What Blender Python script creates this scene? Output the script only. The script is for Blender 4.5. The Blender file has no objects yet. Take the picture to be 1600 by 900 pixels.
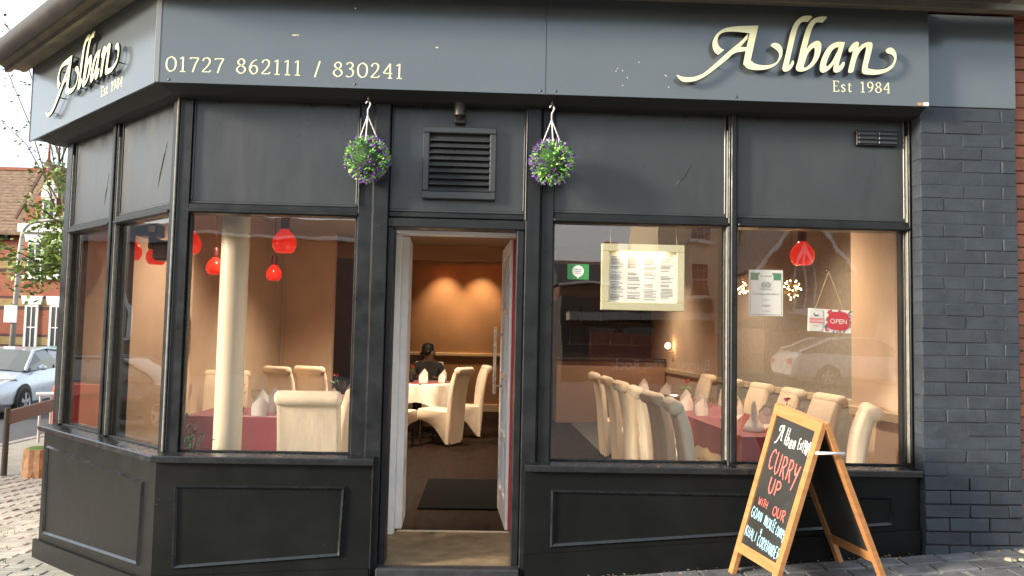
import bpy, bmesh, math, random
from mathutils import Matrix, Vector
from math import sin, cos, pi, radians
SC = bpy.context.scene
COL = SC.collection
rnd = random.Random(7)

# ------------------------------------------------------------------ camera
CAMP = Vector((0.0, -4.5, 1.45))
FPX = 1250.0
def cam_axes(yaw, pitch, roll):
    fwd = Vector((-sin(yaw)*cos(pitch), cos(yaw)*cos(pitch), sin(pitch)))
    right = Vector((cos(yaw), sin(yaw), 0)); up = right.cross(fwd)
    return cos(roll)*right+sin(roll)*up, -sin(roll)*right+cos(roll)*up, fwd
AX = cam_axes(radians(-2.0), radians(3.59), radians(1.22))
cam = bpy.data.cameras.new('camera'); cam.sensor_width = 36; cam.lens = FPX/1600*36
cam.clip_start = 0.05; cam.clip_end = 2000
camo = bpy.data.objects.new('camera', cam); COL.objects.link(camo); SC.camera = camo
m = Matrix.Identity(4)
for i in range(3):
    m[i][0] = AX[0][i]; m[i][1] = AX[1][i]; m[i][2] = -AX[2][i]; m[i][3] = CAMP[i]
camo.matrix_world = m

# ------------------------------------------------------------------ light
SUN_DIR = Vector((-0.92, -0.37, 0)).normalized(); SUN_EL = radians(15.5)
world = bpy.data.worlds.new('World'); SC.world = world; world.use_nodes = True
nt = world.node_tree
sky = nt.nodes.new('ShaderNodeTexSky'); sky.sky_type = 'NISHITA'; sky.sun_disc = False
sky.sun_elevation = SUN_EL; sky.sun_rotation = math.atan2(SUN_DIR.x, SUN_DIR.y)
sky.air_density = 1.0; sky.dust_density = 1.6; sky.ozone_density = 1.5
# thin bright cloud veils the blue evenly, all round
hz = nt.nodes.new('ShaderNodeMix'); hz.data_type = 'RGBA'; hz.inputs[0].default_value = .6; hz.inputs[7].default_value = (3.9, 4.1, 4.3, 1)
nt.links.new(sky.outputs[0], hz.inputs[6]); nt.links.new(hz.outputs[2], nt.nodes['Background'].inputs[0])
nt.nodes['Background'].inputs[1].default_value = 0.15
sun = bpy.data.lights.new('sun', 'SUN'); sun.energy = 2.8; sun.angle = radians(10); sun.color = (1.0, 0.89, 0.74)
suno = bpy.data.objects.new('sun', sun); COL.objects.link(suno)
sd = Vector((SUN_DIR.x*cos(SUN_EL), SUN_DIR.y*cos(SUN_EL), sin(SUN_EL)))
suno.rotation_euler = sd.to_track_quat('Z', 'Y').to_euler()
SC.view_settings.view_transform = 'Standard'; SC.view_settings.look = 'None'
SC.view_settings.exposure = 1.62; SC.view_settings.gamma = 1.0
SC.render.engine = 'CYCLES'
SC.cycles.use_denoising = True
SC.cycles.max_bounces = 10; SC.cycles.transparent_max_bounces = 24
SC.cycles.sample_clamp_indirect = 6.0
SC.cycles.caustics_reflective = False; SC.cycles.caustics_refractive = False

# ------------------------------------------------------------------ helpers
def link(o): COL.objects.link(o); return o
def tag(o, label=None, cat=None, group=None, kind=None):
    if label: o['label'] = label
    if cat: o['category'] = cat
    if group: o['group'] = group
    if kind: o['kind'] = kind
    return o
def empty(name, loc=(0, 0, 0), rz=0, label=None, cat=None, group=None):
    o = bpy.data.objects.new(name, None); o.empty_display_size = 0.1
    o.location = loc; o.rotation_euler = (0, 0, rz); link(o)
    return tag(o, label, cat, group)
class MB:
    """collects faces, then becomes one mesh object"""
    def __init__(s, T=None): s.v = []; s.f = []; s.mi = []; s.T = T
    def add(s, vs, fs, mi=0, T=None):
        n = len(s.v); T = T or s.T
        s.v += [tuple(T @ Vector(p)) if T else tuple(p) for p in vs]
        s.f += [[i+n for i in f] for f in fs]; s.mi += [mi]*len(fs); return s
    def box(s, x0, x1, y0, y1, z0, z1, bev=0.0, mi=0, T=None):
        if bev <= 0:
            vs = [(x, y, z) for z in (z0, z1) for y in (y0, y1) for x in (x0, x1)]
            return s.add(vs, [(0, 2, 3, 1), (4, 5, 7, 6), (0, 1, 5, 4), (2, 6, 7, 3), (0, 4, 6, 2), (1, 3, 7, 5)], mi, T)
        b = bmesh.new(); bmesh.ops.create_cube(b, size=1)
        for v in b.verts:
            v.co = Vector((x0+(v.co.x+.5)*(x1-x0), y0+(v.co.y+.5)*(y1-y0), z0+(v.co.z+.5)*(z1-z0)))
        bmesh.ops.bevel(b, geom=list(b.edges), offset=bev, segments=1, affect='EDGES', profile=.5)
        b.verts.index_update()
        s.add([v.co[:] for v in b.verts], [[v.index for v in f.verts] for f in b.faces], mi, T); b.free(); return s
    def prism(s, poly, z0, z1, mi=0, T=None):
        """plan polygon (x,y) ccw extruded in z; z0/z1 may be functions of x"""
        n = len(poly); f0 = z0 if callable(z0) else (lambda x, y: z0); f1 = z1 if callable(z1) else (lambda x, y: z1)
        vs = [(x, y, f0(x, y)) for x, y in poly]+[(x, y, f1(x, y)) for x, y in poly]
        fs = [tuple(range(n-1, -1, -1)), tuple(range(n, 2*n))]+[(i, (i+1) % n, n+(i+1) % n, n+i) for i in range(n)]
        return s.add(vs, fs, mi, T)
    def slab(s, poly, y0, y1, mi=0, T=None):
        """elevation polygon (x,z) extruded in y"""
        n = len(poly); vs = [(x, y0, z) for x, z in poly]+[(x, y1, z) for x, z in poly]
        fs = [tuple(range(n)), tuple(range(2*n-1, n-1, -1))]+[(i, n+i, n+(i+1) % n, (i+1) % n) for i in range(n)]
        return s.add(vs, fs, mi, T)
    def tube(s, pts, r, n=8, cap=True, mi=0, T=None):
        pts = [Vector(p) for p in pts]; rs = r if isinstance(r, (list, tuple)) else [r]*len(pts)
        vs = []; fs = []; prev = None
        for i, p in enumerate(pts):
            d = (pts[min(i+1, len(pts)-1)]-pts[max(i-1, 0)]).normalized()
            a = prev if prev else (Vector((0, 0, 1)) if abs(d.z) < .9 else Vector((1, 0, 0)))
            u = (a-d*a.dot(d)).normalized(); w = d.cross(u); prev = u
            for k in range(n):
                t = 2*pi*k/n; vs.append(p+(u*cos(t)+w*sin(t))*rs[i])
        for i in range(len(pts)-1):
            for k in range(n):
                fs.append((i*n+k, i*n+(k+1) % n, (i+1)*n+(k+1) % n, (i+1)*n+k))
        if cap: fs += [tuple(range(n-1, -1, -1)), tuple(range((len(pts)-1)*n, len(pts)*n))]
        return s.add(vs, fs, mi, T)
    def lathe(s, prof, c=(0, 0, 0), n=20, mi=0, T=None, axis='z'):
        """profile of (r,z)"""
        vs = []; fs = []
        for r, z in prof:
            for k in range(n):
                t = 2*pi*k/n; p = (r*cos(t), r*sin(t), z)
                if axis == 'x': p = (z, r*cos(t), r*sin(t))
                if axis == 'y': p = (r*cos(t), -z, r*sin(t))
                vs.append((c[0]+p[0], c[1]+p[1], c[2]+p[2]))
        for i in range(len(prof)-1):
            for k in range(n): fs.append((i*n+k, i*n+(k+1) % n, (i+1)*n+(k+1) % n, (i+1)*n+k))
        if prof[0][0] > 1e-5: fs.append(tuple(range(n-1, -1, -1)))
        if prof[-1][0] > 1e-5: fs.append(tuple(range((len(prof)-1)*n, len(prof)*n)))
        return s.add(vs, fs, mi, T)
    def build(s, name, mats, parent=None, smooth=False, **kw):
        me = bpy.data.meshes.new(name); me.from_pydata(s.v, [], s.f)
        for mt in (mats if isinstance(mats, (list, tuple)) else [mats]): me.materials.append(M[mt])
        me.polygons.foreach_set('material_index', s.mi)
        if smooth:
            me.polygons.foreach_set('use_smooth', [True]*len(s.f))
            if smooth is not True: me.set_sharp_from_angle(angle=radians(smooth))
        me.validate(); me.update()
        o = link(bpy.data.objects.new(name, me))
        if parent: o.parent = parent
        return tag(o, **kw)
def copy_tree(o, parent=None, **kw):
    c = o.copy(); link(c); c.parent = parent
    for ch in o.children: copy_tree(ch, c)
    return tag(c, **kw)
def crom(pts, closed=False, n=6):
    """Catmull-Rom; a point with a third item 1 is a sharp corner"""
    P = [Vector((p[0], p[1], 0)) for p in pts]; C = [len(p) > 2 and p[2] for p in pts]; out = []
    N = len(P); segs = N if closed else N-1
    for i in range(segs):
        p1 = P[i]; p2 = P[(i+1) % N]
        p0 = P[i-1] if (closed or i > 0) and not C[i] else p1-(p2-p1)*.5
        p3 = P[(i+2) % N] if (closed or i < N-2) and not C[(i+1) % N] else p2+(p2-p1)*.5
        for k in range(n):
            t = k/n
            q = .5*((2*p1)+(p2-p0)*t+(2*p0-5*p1+4*p2-p3)*t*t+(3*p1-p0-3*p2+p3)*t**3)
            out.append((q.x, q.y))
    if not closed: out.append((P[-1].x, P[-1].y))
    return out
def ribbon(mb, pts, w, T, z=0.0, nib=None, mi=0):
    """flat stroke in local x,y; nib=(thick,thin,angle) or plain width w"""
    P = [Vector(p) for p in pts]; L = []; R = []
    for i, p in enumerate(P):
        d = (P[min(i+1, len(P)-1)]-P[max(i-1, 0)])
        if d.length < 1e-9: d = Vector((1, 0))
        d.normalize(); nrm = Vector((-d.y, d.x))
        ww = w
        if nib: ww = nib[1]+(nib[0]-nib[1])*abs(sin(math.atan2(d.y, d.x)-nib[2]))
        L.append(p+nrm*ww/2); R.append(p-nrm*ww/2)
    vs = [(p.x, p.y, z) for p in L]+[(p.x, p.y, z) for p in R]; n = len(P)
    mb.add(vs, [(i, n+i, n+i+1, i+1) for i in range(n-1)], mi, T)
def curve_mesh(outlines, extr, T, mats):
    """filled 2-D outlines (with holes) extruded; returns lists"""
    cu = bpy.data.curves.new('c', 'CURVE'); cu.dimensions = '2D'; cu.fill_mode = 'BOTH'; cu.extrude = extr
    for o in outlines:
        sp = cu.splines.new('POLY'); sp.points.add(len(o)-1); sp.use_cyclic_u = True
        for p, q in zip(sp.points, o): p.co = (q[0], q[1], 0, 1)
    ob = bpy.data.objects.new('c', cu); link(ob)
    me = ob.to_mesh(); vs = [T @ v.co for v in me.vertices]; fs = [list(p.vertices) for p in me.polygons]
    mi = [0 if p.normal.z > .9 else 1 for p in me.polygons]
    ob.to_mesh_clear(); bpy.data.objects.remove(ob); bpy.data.curves.remove(cu)
    return vs, fs, mi
def text_mesh(mb, txt, size, T, mi=0, align='CENTER'):
    cu = bpy.data.curves.new('t', 'FONT'); cu.body = txt; cu.size = size; cu.align_x = align; cu.resolution_u = 3
    ob = bpy.data.objects.new('t', cu); link(ob); me = ob.to_mesh()
    mb.add([v.co[:] for v in me.vertices], [list(p.vertices) for p in me.polygons], mi, T)
    ob.to_mesh_clear(); bpy.data.objects.remove(ob); bpy.data.curves.remove(cu)
UPF = Matrix(((1, 0, 0, 0), (0, 0, -1, 0), (0, 1, 0, 0), (0, 0, 0, 1)))   # local x,y -> facade x,z ; local z -> -y (towards the street)
def onfac(x, y, z): return Matrix.Translation((x, y, z)) @ UPF
def gz(x, y=0):
    base = .0765*x+.095 if x > -4 else -.211+.028*(x+4)
    return base+(.03*max(y, -3) if y < 0 else 0)

# ------------------------------------------------------------------ materials
M = {}
def newmat(name):
    mt = bpy.data.materials.new(name); mt.use_nodes = True; M[name] = mt
    nt = mt.node_tree; return nt, nt.nodes['Principled BSDF']
def N(nt, t, **kw):
    n = nt.nodes.new(t)
    for k, v in kw.items():
        if k in n.inputs: n.inputs[k].default_value = v
        else: setattr(n, k, v)
    return n
def L(nt, a, b): nt.links.new(a, b)
def coords(nt, obj=True):
    if obj: return N(nt, 'ShaderNodeTexCoord').outputs['Object']
    return N(nt, 'ShaderNodeNewGeometry').outputs['Position']
def mat(name, col, rough=.6, metal=0., var=.12, scale=6., bump=.0, bscale=60., spec=.5, world=True, chips=0., sheen=0., coat=0., rvar=.1, emit=None, es=0., objvar=0., stretch=None, bdist=.002):
    nt, b = newmat(name)
    co = coords(nt, not world)
    if stretch:
        mp = N(nt, 'ShaderNodeMapping'); mp.inputs['Scale'].default_value = stretch; L(nt, co, mp.inputs[0]); co = mp.outputs[0]
    nz = N(nt, 'ShaderNodeTexNoise', Scale=scale, Detail=6., Roughness=.6); L(nt, co, nz.inputs['Vector'])
    mr = N(nt, 'ShaderNodeMapRange'); mr.inputs[1].default_value = .3; mr.inputs[2].default_value = .7
    mr.inputs[3].default_value = 1-var; mr.inputs[4].default_value = 1+var; L(nt, nz.outputs['Fac'], mr.inputs[0])
    mx = N(nt, 'ShaderNodeMix', data_type='RGBA', blend_type='MULTIPLY'); mx.inputs[0].default_value = 1
    mx.inputs[6].default_value = (*col, 1); L(nt, mr.outputs[0], mx.inputs[7]); out = mx.outputs[2]
    if objvar:
        oi = N(nt, 'ShaderNodeObjectInfo'); hv = N(nt, 'ShaderNodeMapRange'); hv.inputs[3].default_value = 1-objvar; hv.inputs[4].default_value = 1+objvar
        L(nt, oi.outputs['Random'], hv.inputs[0]); m2 = N(nt, 'ShaderNodeMix', data_type='RGBA', blend_type='MULTIPLY'); m2.inputs[0].default_value = 1
        L(nt, out, m2.inputs[6]); L(nt, hv.outputs[0], m2.inputs[7]); out = m2.outputs[2]
    if chips:
        vo = N(nt, 'ShaderNodeTexVoronoi', Scale=26.); L(nt, co, vo.inputs['Vector'])
        n2 = N(nt, 'ShaderNodeTexNoise', Scale=3.1, Detail=3.); L(nt, co, n2.inputs['Vector'])
        th = N(nt, 'ShaderNodeMapRange'); th.inputs[1].default_value = .52; th.inputs[2].default_value = .75; th.inputs[3].default_value = 0; th.inputs[4].default_value = chips
        L(nt, n2.outputs['Fac'], th.inputs[0])
        lt = N(nt, 'ShaderNodeMath', operation='LESS_THAN'); L(nt, vo.outputs['Distance'], lt.inputs[0]); L(nt, th.outputs[0], lt.inputs[1])
        m3 = N(nt, 'ShaderNodeMix', data_type='RGBA'); L(nt, lt.outputs[0], m3.inputs[0]); L(nt, out, m3.inputs[6]); m3.inputs[7].default_value = (.45, .43, .38, 1); out = m3.outputs[2]
    L(nt, out, b.inputs['Base Color'])
    b.inputs['Metallic'].default_value = metal; b.inputs['Specular IOR Level'].default_value = spec
    rr = N(nt, 'ShaderNodeMapRange'); rr.inputs[1].default_value = .3; rr.inputs[2].default_value = .7
    rr.inputs[3].default_value = max(.02, rough-rvar); rr.inputs[4].default_value = min(1, rough+rvar)
    L(nt, nz.outputs['Fac'], rr.inputs[0]); L(nt, rr.outputs[0], b.inputs['Roughness'])
    if sheen: b.inputs['Sheen Weight'].default_value = sheen
    if coat: b.inputs['Coat Weight'].default_value = coat; b.inputs['Coat Roughness'].default_value = .05
    if bump:
        n3 = N(nt, 'ShaderNodeTexNoise', Scale=bscale, Detail=5.); L(nt, co, n3.inputs['Vector'])
        bp = N(nt, 'ShaderNodeBump', Strength=bump, Distance=bdist); L(nt, n3.outputs['Fac'], bp.inputs['Height']); L(nt, bp.outputs[0], b.inputs['Normal'])
    if emit:
        b.inputs['Emission Color'].default_value = (*emit, 1); b.inputs['Emission Strength'].default_value = es
    return nt, b
def glow(name, col, s):
    nt, b = newmat(name); b.inputs['Base Color'].default_value = (*col, 1)
    b.inputs['Emission Color'].default_value = (*col, 1); b.inputs['Emission Strength'].default_value = s
def glass(name, ior, tint, rough=0.0):
    mt = bpy.data.materials.new(name); mt.use_nodes = True; M[name] = mt; nt = mt.node_tree; nt.nodes.clear()
    o = N(nt, 'ShaderNodeOutputMaterial'); mx = N(nt, 'ShaderNodeMixShader'); tr = N(nt, 'ShaderNodeBsdfTransparent'); gl = N(nt, 'ShaderNodeBsdfGlossy')
    tr.inputs[0].default_value = (*tint, 1); gl.inputs['Roughness'].default_value = rough
    # Schlick reflectance, the same from either side of the pane
    ge = N(nt, 'ShaderNodeNewGeometry'); dt = N(nt, 'ShaderNodeVectorMath', operation='DOT_PRODUCT'); L(nt, ge.outputs['Normal'], dt.inputs[0]); L(nt, ge.outputs['Incoming'], dt.inputs[1])
    ab = N(nt, 'ShaderNodeMath', operation='ABSOLUTE'); L(nt, dt.outputs['Value'], ab.inputs[0])
    om = N(nt, 'ShaderNodeMath', operation='SUBTRACT'); om.inputs[0].default_value = 1; L(nt, ab.outputs[0], om.inputs[1])
    pw = N(nt, 'ShaderNodeMath', operation='POWER'); L(nt, om.outputs[0], pw.inputs[0]); pw.inputs[1].default_value = 5
    f0 = ((ior-1)/(ior+1))**2
    wz = N(nt, 'ShaderNodeTexNoise', Scale=2.2, Detail=2.); L(nt, ge.outputs['Position'], wz.inputs['Vector'])
    wb = N(nt, 'ShaderNodeBump', Strength=.12, Distance=.01); L(nt, wz.outputs['Fac'], wb.inputs['Height']); L(nt, wb.outputs[0], gl.inputs['Normal'])   # old glass is never quite flat
    fr = N(nt, 'ShaderNodeMath', operation='MULTIPLY_ADD'); L(nt, pw.outputs[0], fr.inputs[0]); fr.inputs[1].default_value = 1-f0; fr.inputs[2].default_value = f0
    L(nt, fr.outputs[0], mx.inputs[0]); L(nt, tr.outputs[0], mx.inputs[1]); L(nt, gl.outputs[0], mx.inputs[2]); L(nt, mx.outputs[0], o.inputs[0])

mat('paint', (.012, .0138, .015), .38, var=.25, scale=9, bump=.4, bscale=45, chips=.055, rvar=.12, bdist=.0014, spec=.3)
mat('paint_gloss', (.012, .0135, .0145), .26, var=.25, scale=9, bump=.3, bscale=45, chips=.05, rvar=.08, bdist=.0012, spec=.6)
mat('paint_panel', (.035, .039, .041), .34, stretch=(1, 1, .35), var=.2, scale=4.5, bump=.5, bscale=7, chips=.03, rvar=.1, bdist=.006)
mat('paint_riser', (.006, .0068, .0068), .42, var=.2, scale=3, bump=.25, bscale=30, chips=.055, rvar=.08, bdist=.001, spec=.18)
mat('fascia', (.118, .136, .147), .20, metal=.30, var=.05, scale=1.5, bump=.05, bscale=2.5, chips=.008, rvar=.03, bdist=.004, spec=.5)
mat('fascia_edge', (.20, .21, .21), .35, var=.1)
mat('screw', (.12, .12, .12), .4, metal=.8)
mat('brick_paint', (.036, .044, .055), .68, var=.22, scale=7, bump=.6, bscale=70, objvar=.09, chips=.045, bdist=.003, spec=.3)
mat('brick_mortar_paint', (.028, .035, .045), .6, var=.2, scale=8, bump=.5, bscale=50)
mat('red_brick', (.30, .105, .06), .85, var=.25, scale=12, bump=.5, bscale=90, objvar=.2)
mat('mortar', (.34, .31, .26), .95, var=.15, scale=20, bump=.4, bscale=90)
mat('cream_letter', (.74, .74, .47), .5, var=.05, scale=20)
mat('letter_side', (.02, .02, .02), .5)
mat('cornice', (.20, .175, .135), .9, var=.25, scale=5, bump=.7, bscale=160, bdist=.004)
mat('gutter', (.035, .030, .028), .5, var=.2, scale=5)
mat('soffit', (.022, .022, .022), .7, var=.2)
mat('worn_lit_edge', (.21, .20, .17), .5, var=.3, scale=30, bump=.2)  # pale bead colour paints in sun glare on post edges, plus worn paint
glass('window_glass', 1.84, (.98, .98, .965))
glass('clear_glass', 1.45, (.96, .97, .97))
mat('white_paint', (.88, .88, .88), .4, var=.06, scale=6, bump=.1, bscale=40, chips=.02)
mat('red_paint', (.55, .05, .045), .45, var=.12, scale=20)
mat('steel', (.62, .60, .56), .28, metal=1., var=.05)
mat('threshold_metal', (.035, .036, .04), .5, metal=.3, var=.3, scale=14, chips=.06)
mat('wall_tan', (.72, .535, .385), .8, var=.08, scale=2.5, bump=.15, bscale=60)
mat('wall_terra', (.40, .245, .16), .8, var=.10, scale=2, bump=.1, bscale=60)
mat('wall_dark', (.06, .05, .04), .7, var=.3, scale=1.2)
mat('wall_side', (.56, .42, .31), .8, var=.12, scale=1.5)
mat('ceiling', (.45, .36, .26), .9, var=.06)
mat('rail_cream', (.66, .54, .38), .55, var=.06)
mat('wood_floor', (.017, .009, .0055), .62, var=.35, scale=3, stretch=(6, 1, 1), bump=.15, bscale=12, spec=.06)
mat('ramp', (.21, .145, .075), .7, var=.45, scale=7, bump=.6, bscale=60, bdist=.004)
mat('doormat', (.008, .008, .008), .95, var=.2, scale=80, bump=.8, bscale=250, bdist=.004, spec=.05)
mat('chair_fabric', (.77, .635, .475), .8, var=.08, scale=8, bump=.45, bscale=9, sheen=.2, bdist=.02, stretch=(1, 1, .35))
mat('chair_leg', (.03, .018, .012), .4)
mat('cloth_red', (.24, .028, .034), .7, var=.08, scale=12, bump=.2, bscale=300, sheen=.2)
mat('cloth_white', (.74, .70, .62), .75, var=.05, scale=10, bump=.2, bscale=260)
mat('napkin', (.80, .74, .68), .75, var=.05, scale=15, bump=.2, bscale=120)
mat('column', (.74, .60, .44), .5, var=.05, scale=3)
mat('black_plastic', (.012, .012, .012), .4)
mat('lamp_stem', (.10, .012, .012), .4)
mat('pendant_shade', (.70, .03, .018), .18, var=.05, emit=(1., .025, .012), es=.20)
glow('bulb', (1., .62, .30), 9.)
glow('sparkle', (1., .66, .25), 14.)
glow('menu_light', (1., .80, .30), 9)
mat('sparkle_wire', (.25, .16, .06), .4, metal=.7)
mat('menu_frame', (.66, .60, .40), .45, var=.06, scale=10)
mat('paper', (.88, .86, .80), .8, var=.04)
mat('ink', (.22, .21, .22), .8)
mat('print_green', (.10, .30, .17), .6)
mat('sticker_green', (.05, .33, .09), .5)
mat('print_red', (.60, .05, .07), .5)
mat('print_pink', (.72, .22, .25), .5)
mat('print_blue', (.05, .10, .22), .5)
mat('print_leaf', (.06, .26, .16), .5)
mat('string', (.55, .42, .25), .8)
mat('leaf', (.15, .42, .07), .5, var=.4, scale=30, objvar=.1)
mat('leaf_pale', (.42, .64, .18), .5, var=.3, scale=30)
mat('flower_purple', (.22, .06, .42), .6, var=.4, scale=40)
mat('moss_core', (.03, .07, .02), .9)
mat('rope_white', (.72, .71, .68), .6)
mat('board_wood', (.42, .19, .07), .5, var=.2, scale=4, stretch=(1, 1, 9), bump=.2, bscale=30)
mat('chalkboard', (.020, .021, .020), .6, var=.3, scale=5, rvar=.12)
mat('chalk_white', (.82, .82, .80), .9)
mat('chalk_red', (.80, .16, .13), .9)
mat('chalk_blue', (.38, .66, .80), .9)
mat('paving', (.105, .108, .112), .75, var=.35, scale=9, bump=.8, bscale=40, objvar=.28, bdist=.006, rvar=.2)
mat('paving_left', (.37, .35, .29), .85, var=.25, scale=6, bump=.7, bscale=60, objvar=.15, bdist=.005)
mat('joint', (.30, .28, .22), .95, var=.3, scale=12, bump=.7, bscale=90, bdist=.006)
mat('asphalt', (.085, .083, .082), .9, var=.2, scale=4, bump=.6, bscale=200)
mat('road_paint', (.70, .69, .62), .8, var=.2, scale=20)
mat('kerb', (.34, .32, .28), .85, var=.15, scale=8, bump=.4, bscale=80)
mat('grass', (.10, .19, .035), .8, var=.4, scale=30)
mat('bark', (.12, .085, .055), .9, var=.3, scale=10, bump=.8, bscale=30)
mat('log', (.42, .23, .12), .85, var=.35, scale=9, bump=.8, bscale=30, bdist=.01)
mat('foliage', (.10, .17, .03), .6, var=.4, scale=8)
mat('foliage_pale', (.20, .29, .06), .6, var=.3, scale=8)
mat('foliage_autumn', (.24, .19, .05), .6, var=.3, scale=8)
mat('rail_wood', (.10, .048, .028), .6, var=.3, scale=6)
mat('metal_dark', (.06, .05, .045), .5, metal=.4)
mat('lamp_grey', (.42, .38, .34), .5, metal=.3)
mat('orange_plastic', (.85, .09, .03), .45)
mat('bin_black', (.022, .023, .026), .5)
mat('bin_green', (.30, .42, .28), .5)
mat('bin_red', (.62, .035, .02), .45, var=.1)
mat('tyre', (.018, .018, .018), .85)
mat('alloy', (.55, .56, .58), .35, metal=.9)
mat('car_silver', (.60, .67, .76), .35, metal=.35, var=.03, coat=1.)
mat('car_black', (.02, .022, .025), .3, metal=.2, var=.03, coat=1.)
mat('car_white', (.70, .70, .70), .3, var=.03, coat=1.)
mat('car_glass', (.14, .15, .13), .10, var=.05, spec=.8)
mat('lens', (.42, .38, .30), .1, var=.02, coat=1.)
mat('cream_render', (.80, .68, .48), .85, var=.06, scale=2, bump=.1, bscale=40)
mat('grey_render', (.52, .52, .42), .85, var=.08, scale=2, bump=.1, bscale=40)
mat('slate', (.06, .06, .065), .7, var=.3, scale=8)
mat('trim_white', (.80, .79, .76), .5, var=.04)
mat('window_dark', (.03, .035, .045), .08, var=.1, spec=.8)
mat('canvas_navy', (.02, .022, .035), .8)
mat('banner', (.26, .06, .04), .7, var=.1)
mat('skin', (.10, .05, .03), .55)
mat('hair', (.012, .010, .009), .6)
mat('shirt', (.020, .020, .022), .8)
def brickmat(name, c1, c2, mortar, bands=False, scale=1.0, flat=False):
    nt, b = newmat(name)
    tc = N(nt, 'ShaderNodeNewGeometry'); sp = N(nt, 'ShaderNodeSeparateXYZ'); L(nt, tc.outputs['Position'], sp.inputs[0])
    sm = N(nt, 'ShaderNodeMath', operation='ADD'); L(nt, sp.outputs[0], sm.inputs[0]); L(nt, sp.outputs[1], sm.inputs[1])
    cb = N(nt, 'ShaderNodeCombineXYZ'); L(nt, sp.outputs[0] if flat else sm.outputs[0], cb.inputs[0]); L(nt, sp.outputs[1] if flat else sp.outputs[2], cb.inputs[1])
    br = N(nt, 'ShaderNodeTexBrick'); br.inputs['Scale'].default_value = scale
    for k, v in (('Mortar Size', .006), ('Brick Width', .225), ('Row Height', .106 if flat else .075)): br.inputs[k].default_value = v
    br.inputs['Color1'].default_value = (*c1, 1); br.inputs['Color2'].default_value = (*c2, 1); br.inputs['Mortar'].default_value = (*mortar, 1)
    L(nt, cb.outputs[0], br.inputs['Vector']); out = br.outputs['Color']
    nz = N(nt, 'ShaderNodeTexNoise', Scale=3., Detail=5.); L(nt, tc.outputs['Position'], nz.inputs['Vector'])
    if bands:
        # dark and yellow courses of a banded brick house, by height
        md = N(nt, 'ShaderNodeMath', operation='MODULO'); L(nt, sp.outputs[2], md.inputs[0]); md.inputs[1].default_value = 1.32
        cr = N(nt, 'ShaderNodeValToRGB'); cr.color_ramp.interpolation = 'CONSTANT'; e = cr.color_ramp.elements
        dv = N(nt, 'ShaderNodeMath', operation='DIVIDE'); L(nt, md.outputs[0], dv.inputs[0]); dv.inputs[1].default_value = 1.32
        e[0].position = 0; e[0].color = (1, 1, 1, 1); e[1].position = .56; e[1].color = (.30, .42, .62, 1)
        for p, c in ((.66, (1.05, 2.1, 1.6, 1)), (.86, (.30, .42, .62, 1)), (.93, (1, 1, 1, 1))):
            k = e.new(p); k.color = c
        L(nt, dv.outputs[0], cr.inputs[0])
        m2 = N(nt, 'ShaderNodeMix', data_type='RGBA', blend_type='MULTIPLY'); m2.inputs[0].default_value = 1
        L(nt, out, m2.inputs[6]); L(nt, cr.outputs[0], m2.inputs[7]); out = m2.outputs[2]
    mr = N(nt, 'ShaderNodeMapRange'); mr.inputs[3].default_value = .75; mr.inputs[4].default_value = 1.25; L(nt, nz.outputs['Fac'], mr.inputs[0])
    m3 = N(nt, 'ShaderNodeMix', data_type='RGBA', blend_type='MULTIPLY'); m3.inputs[0].default_value = 1; L(nt, out, m3.inputs[6]); L(nt, mr.outputs[0], m3.inputs[7])
    L(nt, m3.outputs[2], b.inputs['Base Color']); b.inputs['Roughness'].default_value = .9
    bp = N(nt, 'ShaderNodeBump', Strength=.5, Distance=.01); L(nt, br.outputs['Fac'], bp.inputs['Height']); bp.invert = True; L(nt, bp.outputs[0], b.inputs['Normal'])
brickmat('house_brick', (.36, .115, .06), (.30, .09, .05), (.30, .15, .10), bands=True)
brickmat('dark_brick', (.26, .11, .07), (.20, .08, .05), (.26, .22, .18))
brickmat('upper_brick', (.33, .13, .08), (.27, .10, .06), (.33, .29, .24))
brickmat('paver_far', (.37, .35, .29), (.32, .30, .25), (.22, .22, .13), flat=True)
brickmat('paver_dark', (.10, .103, .107), (.08, .083, .087), (.2, .19, .15), flat=True)
def tilemat(name, col):
    nt, b = newmat(name); tc = N(nt, 'ShaderNodeNewGeometry'); sp = N(nt, 'ShaderNodeSeparateXYZ'); L(nt, tc.outputs['Position'], sp.inputs[0])
    wv = N(nt, 'ShaderNodeMath', operation='MODULO'); L(nt, sp.outputs[2], wv.inputs[0]); wv.inputs[1].default_value = .14
    mr = N(nt, 'ShaderNodeMapRange'); mr.inputs[1].default_value = 0; mr.inputs[2].default_value = .14; mr.inputs[3].default_value = .6; mr.inputs[4].default_value = 1.1; L(nt, wv.outputs[0], mr.inputs[0])
    nz = N(nt, 'ShaderNodeTexNoise', Scale=6., Detail=5.); L(nt, tc.outputs['Position'], nz.inputs['Vector'])
    m2 = N(nt, 'ShaderNodeMath', operation='MULTIPLY'); L(nt, mr.outputs[0], m2.inputs[0]); L(nt, nz.outputs['Fac'], m2.inputs[1])
    m3 = N(nt, 'ShaderNodeMix', data_type='RGBA', blend_type='MULTIPLY'); m3.inputs[0].default_value = 1; m3.inputs[6].default_value = (*col, 1); L(nt, m2.outputs[0], m3.inputs[7])
    L(nt, m3.outputs[2], b.inputs['Base Color']); b.inputs['Roughness'].default_value = .9
    bp = N(nt, 'ShaderNodeBump', Strength=.8, Distance=.03); L(nt, mr.outputs[0], bp.inputs['Height']); L(nt, bp.outputs[0], b.inputs['Normal'])
tilemat('roof_tile', (.42, .27, .17))

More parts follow.
